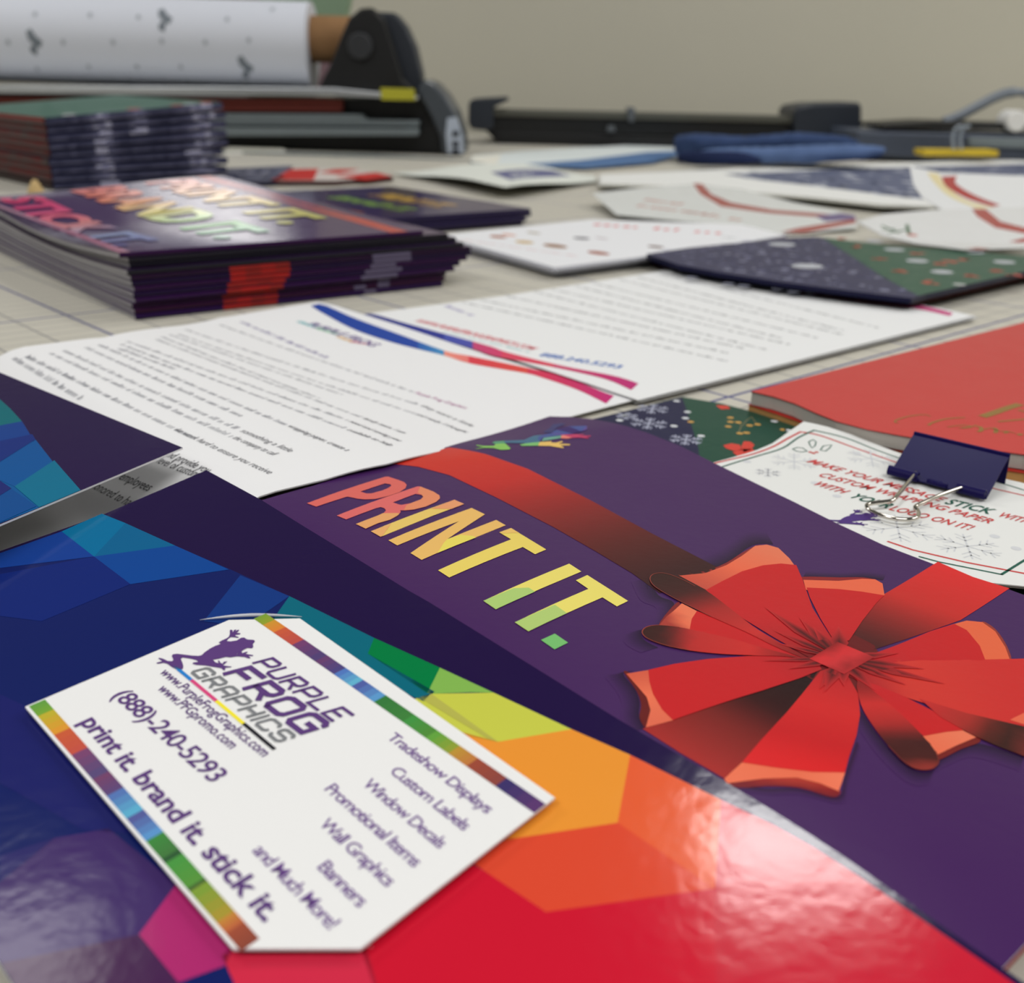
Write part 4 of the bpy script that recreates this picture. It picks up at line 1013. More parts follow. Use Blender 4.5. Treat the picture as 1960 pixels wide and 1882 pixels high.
# ================================================================== stack of purple brochures
SU = Vector((.775, .632, 0)); SV = Vector((-.632, .775, 0)); SO = Vector((-.1950, .534, 0))
BT = .0028
M_PAGES = flat_mat('page_edges', (176, 174, 178), 0.7, vary=.2, scale=400)
def brochure(name, O, U_, V_, lu, lv, z0, t, label, group, near=(52, 24, 76), top=(68, 36, 92), art=None, lift=0.0, sag=0.0, patch=True, seed=0):
    rnd = random.Random(seed)
    root = empty(name, (O.x, O.y, z0), label, 'brochure', group)
    def surf(u, v, w=1.0):
        p = O + U_ * u + V_ * v
        z = z0 + t * w - sag * math.sin(math.pi * min(1, v / (lv * .9))) * (1 - sstep(0, .1, u)) + lift * sstep(0, lu, u) * (v / lv)
        return Vector((p.x, p.y, z))
    s = Sheet(None, lambda a, b: surf(a, b, 1.0), thick=.0003)
    s.base([(0, 0), (lu, 0), (lu, lv), (0, lv)], top, edge=near, grid=.012)
    # folded near side of the cover
    n = 24
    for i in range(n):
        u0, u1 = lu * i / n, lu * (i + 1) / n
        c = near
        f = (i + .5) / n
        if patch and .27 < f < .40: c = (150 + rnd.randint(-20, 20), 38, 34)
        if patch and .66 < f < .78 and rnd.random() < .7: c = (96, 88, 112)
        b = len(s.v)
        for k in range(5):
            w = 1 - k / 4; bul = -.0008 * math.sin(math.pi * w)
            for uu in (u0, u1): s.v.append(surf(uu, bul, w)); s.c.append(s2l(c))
        for k in range(4):
            q = b + 2 * k; s.f.append((q, q + 2, q + 3, q + 1))
    if art: art(s)
    s.build('cover', M_GLOSS, root, smooth=False)
    pgm = MB(); nu, nv = 6, 14; e = .0005
    for lay in (.86, .06):
        for i in range(nu + 1):
            for j in range(nv + 1): pgm.v.append(surf(e * 2 + (lu - 2 * e) * i / nu, e + (lv - 2 * e) * j / nv, lay))
    N_ = (nu + 1) * (nv + 1); ix = lambda i, j: i * (nv + 1) + j
    for i in range(nu):
        for j in range(nv): pgm.f += [(ix(i, j), ix(i + 1, j), ix(i + 1, j + 1), ix(i, j + 1)), (N_ + ix(i, j + 1), N_ + ix(i + 1, j + 1), N_ + ix(i + 1, j), N_ + ix(i, j))]
    for j in range(nv): pgm.f += [(ix(0, j + 1), N_ + ix(0, j + 1), N_ + ix(0, j), ix(0, j)), (ix(nu, j), N_ + ix(nu, j), N_ + ix(nu, j + 1), ix(nu, j + 1))]
    for i in range(nu): pgm.f += [(ix(i, 0), N_ + ix(i, 0), N_ + ix(i + 1, 0), ix(i + 1, 0)), (ix(i + 1, nv), N_ + ix(i + 1, nv), N_ + ix(i, nv), ix(i, nv))]
    pgm.build('page_block', M_PAGES, root, smooth=False)
    return root
def stack_art(s):
    def col_text(t, u0, u1, v0, v1, cols):
        V, F, _ = text_tris(t, .05, .0)
        n = len(cols) - 1
        def cf(v):
            f = (v0 - v) / (v0 - v1) * n; i = max(0, min(n - 1, int(f))); return mixc(cols[i], cols[i + 1], f - i)
        pts = [(lerp(u0, u1, q[1]), lerp(v0, v1, q[0])) for q in V]
        b = len(s.v)
        for p in pts:
            P = s.surf(*p); s.v.append(P + Vector((0, 0, 5.5e-4))); s.c.append(s2l(cf(p[1])))
        s.f += [tuple(b + i for i in f) for f in F]
    col_text('STICK IT.', .012, .036, .262, .03, [(214, 44, 104), (222, 70, 130), (232, 140, 140), (120, 140, 190), (62, 60, 150)])
    col_text('BRAND IT.', .064, .096, .270, .02, [(232, 110, 104), (238, 140, 112), (236, 214, 120), (140, 200, 116), (70, 150, 110)])
    col_text('PRINT IT.', .118, .150, .270, .05, [(236, 130, 120), (240, 180, 120), (240, 222, 130), (200, 200, 110)])
    s.poly([(.160, .0), (.172, .0), (.172, .279), (.160, .279)], (196, 60, 50), 1)
    s.poly([(0, 0), (.006, 0), (.003, .279), (0, .279)], (150, 30, 90), 1)
rb = random.Random(3)
GS = 'purple brochures in the tall near stack'
names_ = ['lowest brochure of the tall near stack, lying on the cutting mat', 'second brochure from the bottom of the tall near stack', 'third brochure from the bottom of the tall near stack', 'fourth brochure from the bottom of the tall near stack',
          'fifth brochure from the bottom of the tall near stack', 'sixth brochure up in the tall near stack, dark purple fold', 'sixth brochure down from the top of the tall near stack', 'fifth brochure down from the top of the tall near stack',
          'fourth brochure down in the tall near stack, purple fold reaching furthest right', 'third brochure down from the top of the tall near stack, dark edge', 'second brochure down in the tall near stack, just under the top cover', 'topmost brochure of the tall near stack with bright STICK IT, BRAND IT lettering and glare']
offu = [.190, .192, .194, .198, .203, .208, .212, .212, .208, .202, .196, .182]
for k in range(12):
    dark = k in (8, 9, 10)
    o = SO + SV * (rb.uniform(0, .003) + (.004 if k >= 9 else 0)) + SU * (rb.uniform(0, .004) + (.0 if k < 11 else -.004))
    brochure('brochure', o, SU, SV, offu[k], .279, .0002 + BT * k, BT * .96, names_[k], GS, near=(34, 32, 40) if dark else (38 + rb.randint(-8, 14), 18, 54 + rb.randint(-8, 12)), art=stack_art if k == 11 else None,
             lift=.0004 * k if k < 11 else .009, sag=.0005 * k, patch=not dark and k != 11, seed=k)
# lower stack behind it
S2O = Vector((-.1330, .8390, 0)); S2U = (Vector((.0068, .9595, 0)) - S2O); l2 = S2U.length; S2U.normalize(); S2V = Vector((-S2U.y, S2U.x, 0))
def back_art(s):
    for t, v0, v1, u0, u1, c in (('STICK IT.', .14, .03, .02, .036, (220, 130, 60)), ('BRAND IT.', .15, .03, .07, .09, (140, 180, 90)), ('PRINT IT.', .15, .04, .115, .14, (226, 180, 96))):
        V, F, _ = text_tris(t, .05, .0); b = len(s.v)
        for q in V:
            P = s.surf(lerp(u0, u1, q[1]), lerp(v0, v1, q[0])); s.v.append(P + Vector((0, 0, 2e-4))); s.c.append(s2l(c))
        s.f += [tuple(b + i for i in f) for f in F]
    s.poly([(.0, .12), (.10, .12), (.10, .216), (.0, .216)], (40, 28, 84), 1)
G2 = 'purple brochures in the low stack behind'
for k, lb in enumerate(('lowest brochure of the low stack behind the tall one', 'second brochure up in the low stack behind, dark purple', 'third brochure up in the low stack behind, just under its top', 'topmost brochure of the low stack behind, with small orange and green lettering')):
    brochure('brochure', S2O + S2V * rb.uniform(0, .003) + S2U * rb.uniform(-.004, .004), S2U, S2V, l2 + rb.uniform(-.004, .004), .216, .0002 + .0036 * k, .0034, lb, G2, near=(36, 26, 66), top=(56, 38, 92), art=back_art if k == 3 else None, patch=False, seed=40 + k)

# ================================================================== white flyer stack
FLR = [(838, 450), (1132, 420), (1420, 430), (1505, 450), (1340, 478), (1062, 512)]
GF = 'white product flyers in the middle pile'
for k, lb in enumerate(('lowest white flyer of the middle pile, on the cutting mat', 'second white flyer up in the middle pile', 'third white flyer up in the middle pile', 'topmost white flyer with red headline and small brown product pictures')):
    z = .0022 + .0022 * k; s = Sheet(flathf(z), thick=.0019); dx = (3, -4, 2, 0)[k]
    o = 2.2 * (3 - k)
    s.base(s.PX([(p[0] + dx, p[1] + o * 1.6) for p in FLR]), (238, 239, 242), edge=(212, 214, 226))
    if k == 3:
        zf = zc((820, 400), 3.379)
        for c, rx, ry, cl in (((450, 180), .011, .006, (170, 96, 60)), ((520, 168), .012, .004, (224, 170, 150)), ((680, 155), .011, .004, (184, 176, 160)), ((620, 215), .012, .006, (204, 172, 110)), ((820, 240), .016, .007, (150, 104, 64)),
                              ((990, 190), .010, .006, (96, 92, 100)), ((1120, 190), .010, .003, (200, 190, 196)), ((1100, 285), .014, .006, (164, 84, 56)), ((1470, 245), .010, .005, (120, 96, 88))):
            blob(s, s.S(*zf([c])[0]), rx * .7, ry, cl, 1, rot=-.9)
        A, Bq = Vector(s.S(*zf([(1060, 105)])[0])), Vector(s.S(*zf([(1900, 165)])[0])); u = (Bq - A).normalized(); n = Vector((-u.y, u.x))
        s.words(A, Bq, .016, (224, 120, 124), 1); s.words(A - n * .014 + u * .12, Bq - n * .012, .006, (170, 176, 176), 1)
        s.words(s.S(*zf([(200, 200)])[0]), s.S(*zf([(960, 310)])[0]), .005, (226, 190, 194), 1)
    tag(s.build('flyer', M_PAPER), lb, 'flyer', GF)

# ================================================================== folded wrapping paper, middle right
GW = 'folded wrapping papers behind the red catalog'
def fold_sheet(z, ring, c, edge, th):
    s = Sheet(flathf(z), thick=th); s.base(s.PX(ring), c, edge=edge); return s
r0 = [(1238, 486), (1320, 474), (1420, 464), (1500, 456), (1560, 453), (1700, 470), (1860, 482), (1980, 492), (2080, 500), (1960, 520), (1860, 543), (1772, 563), (1745, 571), (1620, 556), (1490, 539), (1380, 522), (1300, 507)]
s = fold_sheet(.0030, [(p[0] - 2, p[1] + 9) for p in r0], (120, 26, 32), (110, 24, 30), .0026); tag(s.build('gift_wrap_sheet', M_SATIN), 'deep red bottom layer of the folded wrapping paper near the far letters', 'wrapping paper', GW)
s = fold_sheet(.0062, [(p[0] - 6, p[1] + 5) for p in r0], (22, 22, 52), (20, 20, 46), .0026)
for p in ((1330, 533), (1400, 545), (1495, 556), (1525, 561), (1600, 566), (1650, 570), (1430, 549), (1560, 563)): blob(s, s.S(p[0] - 6, p[1] - 2), .004, .003, (150, 152, 170), 1)
tag(s.build('gift_wrap_sheet', M_SATIN), 'dark navy middle layer of the folded wrapping paper near the far letters', 'wrapping paper', GW)
s = fold_sheet(.0110, r0, (38, 40, 84), (24, 24, 54), .003)
s.poly(s.PX([(1574, 455), (1700, 470), (1860, 482), (1980, 492), (2080, 500), (1960, 520), (1860, 543), (1772, 563), (1757, 566), (1690, 530), (1630, 490)]), (34, 86, 68), 1)
rr_ = random.Random(5)
zq = zc((1100, 330), 2.28)
navy = [(330, 345), (500, 325), (700, 300), (900, 290), (1060, 285), (1200, 380), (1480, 520), (1300, 515), (900, 465), (500, 400)]
nr = zq(navy)
cnt = 0
while cnt < 170:
    p = (rr_.uniform(1240, 1745), rr_.uniform(455, 566))
    if inside(p, [nr]):
        blob(s, s.S(*p), rr_.choice((.0012, .002, .003)), .0016, rr_.choice(((136, 138, 172), (172, 174, 200), (100, 102, 144))), 1, 6); cnt += 1
for c, r in (((905, 315), .011), ((1015, 410), .0115), ((1310, 300), .008), ((1395, 338), .0085), ((1495, 387), .0085), ((1603, 435), .0082), ((1750, 350), .0075), ((1875, 392), .0085)):
    blob(s, s.S(*zq([c])[0]), r, r * .8, (196, 200, 208), 3, 16, .6)
for c in ((1235, 325), (1330, 378), (1420, 430), (1540, 480), (1500, 355), (1700, 380), (1740, 455), (1840, 430), (1160, 290), (1640, 390), (1600, 400), (1900, 445)):
    for k in range(4): blob(s, (s.S(*zq([c])[0])[0] + rr_.uniform(-.004, .004), s.S(*zq([c])[0])[1] + rr_.uniform(-.006, .006)), .0030, .0024, (196, 72, 56), 2, 7)
blob(s, s.S(*zq([(1678, 490)])[0]), .004, .003, (220, 222, 222), 3)
tag(s.build('gift_wrap_sheet', M_SATIN), 'top layer of folded wrapping paper, half navy snowflake and half green with white ovals', 'wrapping paper', GW)

# ================================================================== sticker sheets with red ribbons
GK = 'white sticker sheets with red ribbon print'
def tilt_h(px, py, z0, slope, cap=.09):
    p = at(px, py, z0)
    return lambda x, y: z0 + max(0, min(cap, (y - p.y) * slope))
s = Sheet(tilt_h(1480, 446, .0015, .06), thick=.0005)
s.base(s.PX([(1133, 370), (1230, 359), (1330, 352), (1420, 362), (1520, 388), (1600, 402), (1640, 418), (1640, 436), (1540, 446), (1482, 447), (1400, 432), (1300, 423), (1180, 411)]), (236, 240, 240), edge=(196, 200, 200), grid=.03)
RB_ = (172, 36, 42)
s.poly(s.PX([(1326, 351), (1344, 352), (1362, 372), (1400, 388), (1480, 402), (1600, 411), (1600, 418), (1470, 408), (1380, 395), (1340, 371)]), RB_, 1, .03)
s.poly(s.PX([(1484, 446), (1530, 436), (1638, 419), (1638, 427), (1540, 446)]), RB_, 1, .03)
s.poly(s.PX([(1560, 414), (1610, 408), (1636, 412), (1638, 420), (1580, 424)]), (84, 58, 140), 2, .03)
for p, q, c in (((1230, 383), (1300, 393), (206, 110, 104)), ((1216, 395), (1360, 413), (214, 140, 136)), ((1300, 405), (1420, 424), (206, 130, 120))): s.words(s.S(*p), s.S(*q), .014, c, 1)
tag(s.build('sticker_sheet', M_STICK, smooth=True), 'shiny white sticker sheet with red ribbon and purple stripe, behind the flyers', 'sticker', GK)
s = Sheet(tilt_h(1752, 466, .0130, .10), thick=.0006)
s.base(s.PX([(1640, 424), (1690, 410), (1780, 402), (1870, 399), (1990, 396), (1990, 474), (1850, 478), (1752, 466), (1690, 451)]), (240, 242, 244), edge=(200, 202, 204), grid=.03)
s.poly(s.PX([(1860, 400), (1886, 400), (1915, 424), (1985, 442), (1985, 452), (1905, 436), (1870, 414)]), (178, 36, 44), 1, .03); s.poly(s.PX([(1846, 477), (1985, 450), (1985, 462), (1880, 478)]), (178, 40, 46), 1, .03)
for a, b in (((1688, 432), (1720, 446)), ((1700, 446), (1736, 440)), ((1736, 430), (1740, 448)), ((1690, 440), (1712, 438))): s.stroke(s.PX([a, b]), .003, (60, 112, 84), 1)
blob(s, s.S(1746, 450), .004, .004, (210, 90, 80), 1)
tag(s.build('sticker_sheet', M_STICK, smooth=True), 'white sticker sheet with green holly and red ribbon, on the folded green paper', 'sticker', GK)
s = Sheet(tilt_h(1857, 407, .020, .22), thick=.0006)
s.base(s.PX([(1741, 318), (1800, 330), (1990, 338), (1990, 402), (1857, 407), (1802, 401), (1765, 378), (1748, 352)]), (241, 243, 245), edge=(205, 206, 208), grid=.02)
s.poly(s.PX(smooth_path([(1774, 330), (1790, 352), (1820, 378), (1880, 403)], 4) + smooth_path([(1912, 400), (1850, 384), (1812, 356), (1796, 332)], 4)), (240, 226, 176), 1, .02)
s.poly(s.PX(smooth_path([(1802, 338), (1812, 358), (1850, 380), (1900, 396)], 4) + smooth_path([(1915, 393), (1866, 374), (1830, 352), (1832, 337)], 4)), (180, 34, 42), 2, .02)
tag(s.build('sticker_sheet', M_STICK, smooth=True), 'curled white sticker with yellow and red arcs, leaning up at the right edge', 'sticker', GK)

# ================================================================== printed label sheets further back
GP = 'white bordered sheets with navy pattern'
LR_ = [(1150, 334), (1420, 322), (1700, 312), (1990, 305), (1990, 380), (1780, 396), (1690, 392), (1560, 378), (1420, 366), (1280, 356), (1150, 352)]
for k, lb in enumerate(('lowest white sheet under the navy patterned one at the back right', 'middle white sheet of the pile under the navy patterned one', 'big white bordered sheet with mottled navy pattern, top of the back right pile')):
    z = .0030 + .0032 * k; s = Sheet(flathf(z), thick=.0026); s.base(s.PX([(p[0] + (5, -4, 0)[k], p[1] + (3, 2, 0)[k]) for p in LR_]), (234, 235, 232), edge=(222, 222, 214))
    if k == 2:
        pr_ = [(1385, 333), (1560, 326), (1760, 319), (1990, 313), (1990, 372), (1790, 384), (1700, 374), (1560, 356), (1450, 344)]
        s.poly(s.PX(pr_), (98, 104, 128), 1); q = 0
        while q < 150:
            p = (rr_.uniform(1390, 1980), rr_.uniform(318, 384))
            if inside(p, [pr_]): blob(s, s.S(*p), rr_.uniform(.004, .010), rr_.uniform(.006, .018), rr_.choice(((70, 78, 106), (160, 164, 180), (186, 190, 200), (84, 92, 120))), 2, 7); q += 1
    tag(s.build('label_sheet', M_PAPER), lb, 'printed sheet', GP)
s = Sheet(lambda x, y: .004 + .010 * sstep(-.12, -.02, -abs(x + .03)) , thick=.0006)
s.base(s.PX([(749, 330), (853, 320), (1046, 320), (1138, 336), (1142, 346), (967, 358), (917, 347), (830, 337)]), (226, 230, 222), edge=(190, 192, 184), grid=.02)
s.poly(s.PX([(938, 330), (995, 324), (1056, 326), (1096, 337), (978, 345)]), (104, 106, 144), 1, .02)
tag(s.build('label_sheet', M_PAPER, smooth=True), 'curled white framed label with a small navy rectangle, behind the brochure stacks', 'label')
# long white and blue prints
s = Sheet(flathf(.004), thick=.003); s.base(s.PX([(905, 298), (1000, 289), (1200, 278), (1330, 281), (1340, 294), (1130, 320), (960, 318), (900, 308)]), (224, 232, 232), edge=(200, 206, 206))
s.poly(s.PX([(1005, 314), (1114, 306), (1240, 291), (1334, 287), (1250, 311), (1120, 322), (1047, 319)]), (84, 118, 164), 1); s.poly(s.PX([(905, 300), (960, 296), (950, 316), (902, 308)]), (236, 234, 222), 1)
tag(s.build('banner_print', M_PAPER), 'long white print with blue wave, in front of the black trimmer', 'print')
# blue folded cloths heaped in front of the trimmer: rounded outlines pushed back from the viewer
def cloth(ring, Y, depth, rgb, label):
    P = [atY(p[0], p[1], Y) for p in ring]
    for v in P: v.z = max(v.z, .0095)
    P = smooth_closed(P, 3)
    for v in P: v.z = max(v.z, .0092)
    mb = MB(); n = len(P); k = 10
    cx = sum((p.x for p in P)) / n; z0 = min(p.z for p in P)
    for j in range(k + 1):
        f = j / k; sc = 1 - .10 * (abs(2 * f - 1) ** 3)
        for i, p in enumerate(P):
            w = .0018 * math.sin(9 * f + i * .7) + .0012 * math.sin(17 * f + i * 1.9)
            mb.v.append(Vector((cx + (p.x - cx) * sc, p.y + depth * f, z0 + max(0, (p.z - z0) * (sc - .25 * f) + (w if p.z > z0 + .004 else 0)))))
    for j in range(k):
        for i in range(n):
            i2 = (i + 1) % n; mb.f.append((j * n + i, j * n + i2, (j + 1) * n + i2, (j + 1) * n + i))
    mb.f.append(tuple(range(n - 1, -1, -1))); mb.f.append(tuple(k * n + i for i in range(n)))
    return tag(mb.build('folded_cloth', flat_mat('blue_cloth', rgb, .85, 0, .15, .35, 30), smooth=True), label, 'folded cloth', 'blue folded cloths behind the label sheets')
cloth([(1352, 300), (1375, 288), (1440, 285), (1500, 284), (1580, 280), (1660, 278), (1706, 284), (1690, 300), (1600, 308), (1460, 312), (1360, 309)], 1.62, .10, (92, 114, 156), 'lighter blue folded cloth, nearest of the blue heap')
cloth([(1306, 268), (1318, 259), (1345, 256), (1420, 262), (1480, 259), (1540, 253), (1590, 257), (1650, 264), (1655, 276), (1600, 280), (1480, 284), (1380, 288), (1330, 298), (1308, 300)], 1.76, .14, (58, 76, 114), 'darker blue folded cloth on the heap, with its folded edge at the left')
cloth([(1300, 296), (1330, 290), (1400, 290), (1440, 298), (1460, 310), (1390, 314), (1310, 312)], 1.60, .03, (34, 44, 78), 'small navy folded cloth tucked at the left front of the blue heap')

# ================================================================== small things on the left
s = Sheet(flathf(.006), thick=.0055); s.base(s.PX([(515, 346), (560, 322), (680, 323), (752, 338), (640, 346)]), (206, 196, 190), edge=(70, 40, 40))
for pts in ([(520, 345), (555, 324), (610, 323), (600, 345)], [(640, 338), (720, 330), (752, 338), (700, 345)], [(610, 330), (640, 324), (690, 324), (650, 333)]): s.poly(s.PX(pts), (192, 48, 44), 1)
tag(s.build('gift_wrap_sheet', M_PAPER), 'small red and white folded paper behind the purple brochures', 'wrapping paper')
s = Sheet(flathf(.006), thick=.0055); s.base(s.PX([(425, 350), (436, 322), (560, 317), (530, 346)]), (96, 98, 116), edge=(40, 40, 60))
for k in range(24): blob(s, s.S(rr_.uniform(440, 535), rr_.uniform(323, 343)), .006, .01, rr_.choice(((150, 150, 166), (70, 74, 100))), 1, 6)
tag(s.build('gift_wrap_sheet', M_PAPER), 'flat grey and navy paper piece beside the tall wrapping paper stack', 'wrapping paper')
mb = MB(); c = at(70, 377, 0); mb.tube([c, c + Vector((0, 0, .006)), c + Vector((0, 0, .011)), c + Vector((0, 0, .016))], lambda i: (.0085, .0075, .005, .002)[i], 14)
tag(mb.build('wooden_peg', M_WOOD, smooth=True), 'small pale wooden peg at the foot of the wrapping paper stack', 'peg')

# tall stack of folded wrapping paper packs
WO = Vector((-.4755, 1.123, 0)); WU = Vector((.1380, .1370, 0)); wl = WU.length; WU.normalize(); WV = Vector((-WU.y, WU.x, 0))
GT_ = 'folded wrapping paper packs in the tall left stack'
ordn = ['lowest pack of the tall left wrapping paper stack', 'second pack from the bottom of the tall left stack', 'third pack from the bottom of the tall left stack', 'fourth pack from the bottom of the tall left stack', 'middle pack of the tall left wrapping paper stack',
        'fourth pack from the top of the tall left stack', 'third pack from the top of the tall left stack', 'second pack from the top of the tall left stack', 'topmost wrapping paper pack of the tall left stack, green upper face']
rw = random.Random(11)
TP = .0078
for k in range(9):
    o = WO + WU * rw.uniform(-.003, .003) + WV * rw.uniform(-.002, .004); z0 = .001 + TP * k; h = TP * .9; lu = wl + rw.uniform(-.003, .006) + (.012 if k == 0 else 0); lv = .26
    up = .0022 * k
    V = []; Fc = []; C = []
    def W(u, v, w): p = o + WU * u + WV * v; return Vector((p.x, p.y, z0 + h * w + up * u / lu * .9))
    def quad(a, b, c_, d, col):
        n = len(V); V.extend([a, b, c_, d]); C.extend([s2l(col)] * 4); Fc.append((n, n + 1, n + 2, n + 3))
    topc = (44, 98, 76) if k == 8 else (40, 40, 66)
    prof = [(.0, 1.0), (-.0016, .85), (-.0022, .5), (-.0016, .15), (0, 0)]
    n = 30
    for i in range(n):
        u0, u1 = lu * i / n, lu * (i + 1) / n; f = i / n
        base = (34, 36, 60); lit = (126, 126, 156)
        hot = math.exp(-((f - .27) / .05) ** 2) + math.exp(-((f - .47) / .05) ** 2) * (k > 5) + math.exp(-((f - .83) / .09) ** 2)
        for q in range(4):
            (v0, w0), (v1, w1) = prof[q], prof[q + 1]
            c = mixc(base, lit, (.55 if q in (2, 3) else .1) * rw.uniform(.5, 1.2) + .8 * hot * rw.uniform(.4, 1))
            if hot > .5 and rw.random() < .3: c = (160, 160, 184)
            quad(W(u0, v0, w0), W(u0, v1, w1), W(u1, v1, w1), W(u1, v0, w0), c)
    for i in range(16):
        v0, v1 = lv * i / 16, lv * (i + 1) / 16
        c = mixc((96, 26, 28), (76, 60, 60), rw.random()) if k not in (0,) else (40, 22, 24)
        quad(W(0, v0, 1), W(0, v1, 1), W(-.001, v1, .5), W(-.001, v0, .5), (120, 34, 34) if k == 8 else c); quad(W(-.001, v0, .5), W(-.001, v1, .5), W(0, v1, 0), W(0, v0, 0), mixc(c, (70, 66, 66), .5))
        quad(W(lu, v0, 0), W(lu, v1, 0), W(lu, v1, 1), W(lu, v0, 1), (50, 50, 74))
    quad(W(0, 0, 1), W(lu, 0, 1), W(lu, lv, 1), W(0, lv, 1), topc); quad(W(0, lv, 0), W(lu, lv, 0), W(lu, 0, 0), W(0, 0, 0), (60, 60, 70)); quad(W(0, lv, 1), W(lu, lv, 1), W(lu, lv, 0), W(0, lv, 0), (50, 50, 70))
    if k == 8:
        for u_, c in ((.10, (196, 70, 56)), (.15, (190, 80, 60)), (.185, (200, 90, 66)), (.03, (206, 206, 210)), (.165, (204, 208, 212))):
            a = len(V); 
            for q in range(8): p = W(u_ + .007 * math.cos(q * math.pi / 4), .012 + .010 * math.sin(q * math.pi / 4), 1); V.append(p + Vector((0, 0, .0002))); C.append(s2l(c))
            Fc.append(tuple(range(a, a + 8)))
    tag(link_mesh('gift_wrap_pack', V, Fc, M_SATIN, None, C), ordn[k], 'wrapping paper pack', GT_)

# ================================================================== wide-format vinyl printer at the back left
PY = 1.82
pr0 = empty('wide_format_printer', (-.5, 1.9, 0), 'black and silver wide-format printer with rails, at the back left of the table', 'printer')
def oy(pts, Y=PY):
    q = [atY(p[0], p[1], Y) for p in pts]
    for v in q: v.z = max(v.z, .0006)
    return q
DY = lambda d: Vector((0, d, 0))
MB().prism(oy([(797, 172), (812, 150), (832, 160), (852, 182), (870, 212), (882, 248), (889, 298), (846, 299), (842, 262), (826, 225)]), DY(.16)).build('end_cap', flat_mat('cap_grey', (72, 78, 85), .35), pr0, bevel=.006, seg=3)
MB().prism(oy([(856, 226), (874, 224), (886, 262), (888, 294), (857, 294), (853, 258)], PY - .004), DY(.006)).build('label_panel', flat_mat('pale_label', (186, 196, 212), .5), pr0)
for y in (256, 276, 290):
    MB().prism(oy([(866, y - 5), (878, y - 5), (878, y + 5), (866, y + 5)], PY - .006), DY(.003)).build('button', M_DARK, pr0)
MB().prism(oy([(-260, 176), (800, 190), (846, 240), (846, 296), (560, 292), (-260, 275)], PY + .03), DY(.16)).build('body', M_BLACK, pr0)
MB().prism(oy([(-260, 160), (640, 168), (800, 184), (800, 191), (640, 183), (-260, 176)], PY - .02), DY(.05)).build('top_rail', M_ALU, pr0, bevel=.002)
MB().prism(oy([(-260, 184), (655, 190), (655, 213), (-260, 208)], PY + .01), DY(.02)).build('red_strip', M_RED, pr0)
MB().prism(oy([(-260, 212), (690, 219), (702, 229), (803, 231), (800, 243), (-260, 236)], PY - .005), DY(.03)).build('front_rail', M_RAIL, pr0, bevel=.002)
MB().prism(oy([(-260, 240), (800, 246), (800, 260), (-260, 262)], PY - .015), DY(.04)).build('front_rail', M_RAIL, pr0, bevel=.002)
MB().prism(oy([(728, 168), (792, 170), (794, 192), (730, 191)], PY - .03), DY(.008)).build('warning_label', M_YST, pr0)
MB().prism(oy([(608, 170), (634, 118), (652, 70), (668, 34), (690, 16), (712, 14), (736, 40), (752, 90), (770, 150), (804, 182), (800, 196), (640, 184)], PY + .0), DY(.05)).build('roll_bracket', M_BLACK, pr0, bevel=.004)
MB().prism(oy([(716, 22), (756, 24), (776, 48), (794, 88), (806, 140), (806, 190), (768, 180), (752, 110), (738, 56)], PY + .03), DY(.07)).build('bracket_cover', M_DARK, pr0, bevel=.005, seg=3)
c = atY(688, 88, PY - .012); MB().tube([c, c + DY(.03)], .020, 20).build('hub', flat_mat('dark_hub', (44, 46, 50), .5), pr0, smooth=False, bevel=.003)
MB().prism(oy([(-260, 300), (700, 296), (850, 303), (900, 312), (760, 320), (430, 322), (-260, 330)], PY - .10), DY(.01)).build('paper_tray', M_RAIL, pr0)
for x in (-.75, -.35): MB().box((x, PY + .1, .0252), (.05, .12, .048)).build('foot', M_BLACK, pr0, bevel=.004)
# the vinyl roll sits in the brackets
ry = PY + .075
a = atY(598, 84, ry); top_ = atY(590, 3, ry); bot_ = atY(590, 174, ry); R_ = (top_.z - bot_.z) / 2; cz = (top_.z + bot_.z) / 2
roll = empty('vinyl_roll', (-.7, ry, cz - R_), 'big white vinyl roll with faint grey marks on a cardboard core, in the printer brackets', 'roll')
xr = a.x; xl = xr - 1.0
s = Sheet(None, lambda u, t: Vector((xl + u, ry - (R_ + 0) * math.cos(t), cz + R_ * math.sin(t))))
V, F = [], []
n = 72; nx = 16
for i in range(nx + 1):
    for k in range(n): V.append(s.surf((xr - xl) * i / nx, 2 * math.pi * k / n))
for i in range(nx):
    for k in range(n): F.append((i * n + k, (i + 1) * n + k, (i + 1) * n + (k + 1) % n, i * n + (k + 1) % n))
F.append(tuple(nx * n + k for k in range(n))); F.append(tuple(k for k in reversed(range(n))))
C = [s2l((222, 226, 236))] * len(V)
def mark(cx, cy, pts, col, sc=1.0):
    p0 = atY(cx, cy, ry - R_ * .6); t0 = math.asin(max(-.95, min(.95, (p0.z - cz) / R_))); u0 = p0.x - xl
    b = len(V)
    for p in pts:
        q = s.surf(u0 + p[0] * sc, t0 - p[1] * sc / R_); d = Vector((0, q.y - ry, q.z - cz)).normalized(); V.append(q + d * .0006); C.append(s2l(col))
    F.append(tuple(range(b, b + len(pts))))
figA = [(-.010, -.016), (-.002, -.020), (.006, -.008), (.014, -.002), (.010, .008), (.004, .006), (.002, .020), (-.004, .018), (-.002, .002), (-.008, -.004)]
dot = [(.004 * math.cos(q), .005 * math.sin(q)) for q in [i * math.pi / 4 for i in range(8)]]
for p in ((78, 82), (320, 38), (474, 130)): mark(p[0], p[1], figA, (126, 134, 142), 1.0); mark(p[0] - 2, p[1] + 14, dot, (120, 128, 136), 1.2)
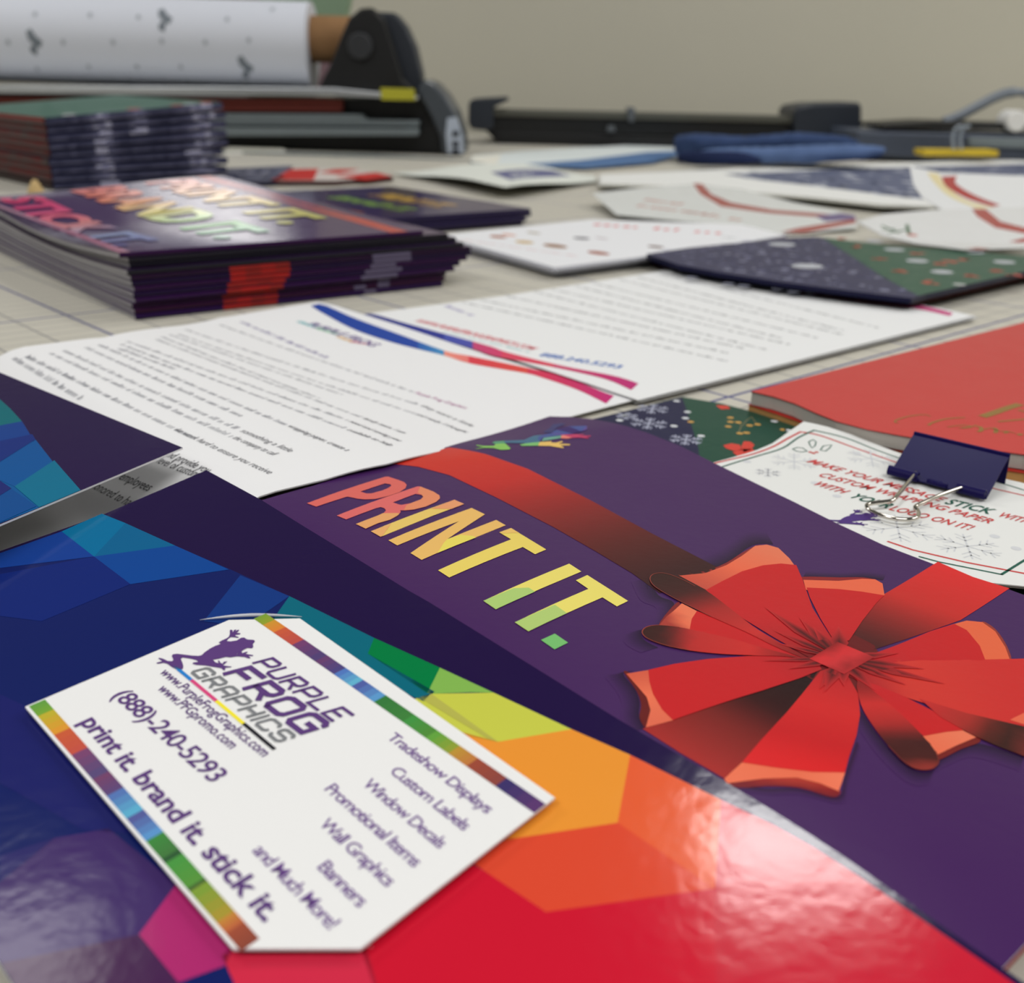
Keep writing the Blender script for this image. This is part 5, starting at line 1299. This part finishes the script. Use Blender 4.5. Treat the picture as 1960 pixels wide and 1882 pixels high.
for p in ((522, 18), (30, 82), (134, 82), (228, 82), (320, 80), (402, 82), (484, 78), (76, 132), (176, 128), (268, 128), (352, 128), (76, 28), (180, 30), (272, 34), (440, 38), (245, 154)): mark(p[0], p[1], dot, (176, 182, 190), .9)
link_mesh('paper', V, F, M_PAPER, roll, C, smooth=False)
kc = atY(630, 48, ry); MB().tube([(xr - .02, ry, cz + .012), (xr + .075, ry, cz + .012)], .036, 32).build('cardboard_core', M_KRAFT, roll, smooth=False)
# paper scraps around the printer
s = MB(); s.prism(oy([(566, 166), (588, 128), (604, 96), (640, 90), (640, 120), (622, 168)], PY + .19), DY(.004)); tag(s.build('paper_scrap', flat_mat('pink_print', (196, 160, 170), .7, vary=.5, scale=25)), 'pink and white print hanging behind the roll end and black bracket', 'print')
s = MB(); s.prism(oy([(470, 170), (500, -30), (672, -30), (660, 30), (640, 170)], PY + .24), DY(.05)); tag(s.build('green_box', flat_mat('pale_green_box', (142, 168, 138), .7)), 'pale green box top showing over the cardboard core', 'box')
s = Sheet(flathf(.003), thick=.0028); s.base(s.PX([(430, 292), (436, 280), (540, 279), (546, 288)]), (206, 204, 190)); tag(s.build('paper_slip', M_PAPER), 'small cream paper slip lying in front of the printer body', 'paper')

# ================================================================== rotary trimmer at the back
TY = 2.2
tr = empty('rotary_trimmer', (.25, 2.26, 0), 'long black rotary paper trimmer against the back wall', 'trimmer')
MB().prism(oy([(930, 250), (1530, 268), (1640, 262), (1640, 300), (1580, 330), (952, 290)], TY), DY(.22)).build('base', M_BLACK, tr, bevel=.004)
MB().prism(oy([(936, 208), (1520, 222), (1520, 236), (936, 222)], TY - .01), DY(.05)).build('cutting_rail', flat_mat('dim_rail', (96, 96, 88), .35, .3), tr, bevel=.002)
MB().prism(oy([(930, 222), (1530, 237), (1530, 262), (930, 252)], TY), DY(.08)).build('rail_body', M_BLACK, tr)
MB().prism(oy([(897, 196), (904, 190), (970, 186), (974, 192), (944, 206), (944, 246), (925, 250), (902, 247), (896, 236)], TY - .03), DY(.14)).build('end_cap', M_DARK, tr, bevel=.006, seg=3)
MB().prism(oy([(1520, 212), (1530, 203), (1560, 198), (1646, 196), (1650, 204), (1650, 262), (1522, 262)], TY - .03), DY(.14)).build('end_cap', M_DARK, tr, bevel=.006, seg=3)
MB().prism(oy([(1200, 205), (1216, 206), (1214, 234), (1204, 234)], TY - .02), DY(.03)).build('cutter_knob', M_GREY, tr, bevel=.003)
MB().prism(oy([(1164, 240), (1176, 240), (1178, 252), (1162, 252)], TY - .012), DY(.02)).build('screw_plate', M_GREY, tr)

# ================================================================== things at the back right
BY = 2.0
t_ = empty('long_case', (.8, 2.05, 0), 'long slate blue case with pale front rail, at the back right', 'case')
MB().prism(oy([(1640, 250), (1700, 252), (2100, 262), (2100, 300), (1900, 310), (1640, 300)], BY), DY(.2)).build('body', flat_mat('slate_blue', (70, 78, 94), .5), t_, bevel=.005)
MB().prism(oy([(1856, 263), (2100, 268), (2100, 288), (1856, 280)], BY - .012), DY(.02)).build('rail', M_RAIL, t_, bevel=.002)
d_ = empty('tape_dispenser', (.85, 2.1, .06), 'black tray with a grey curved arm and white roll, on the slate case', 'tape dispenser')
MB().prism(oy([(1688, 238), (1790, 232), (2060, 240), (2060, 250), (1688, 247)], BY + .01), DY(.14)).build('tray', M_BLACK, d_, bevel=.004)
mb = MB(); mb.tube(smooth_path([atY(*p, BY + .06) for p in ((1806, 234), (1836, 222), (1870, 204), (1905, 186), (1935, 177), (1970, 180), (2010, 200))], 6), lambda i: .009 if i < 26 else .007, 10); mb.build('curved_arm', flat_mat('grey_blue_arm', (124, 132, 142), .4), d_, smooth=True)
c = atY(1948, 232, BY - .005); MB().tube([c, c + DY(.05)], .018, 24).build('white_roll', M_WHITE, d_, bevel=.003)
y_ = MB().prism(oy([(1768, 287), (1912, 288), (1912, 300), (1768, 299)], 1.9), DY(.05)); tag(y_.build('yellow_strip', M_YEL, bevel=.002), 'flat yellow plastic strip lying behind the navy patterned sheet', 'strip')
mb = MB()
for dx in (0, 14):
    mb.tube(smooth_path([atY(*p, 1.895) for p in ((1826 + dx, 286), (1824 + dx, 262), (1830 + dx, 246), (1842 + dx, 241))], 6), .0028, 8)
tag(mb.build('clear_hook', M_CLEAR, smooth=True), 'clear plastic hook standing on the yellow strip', 'hook')
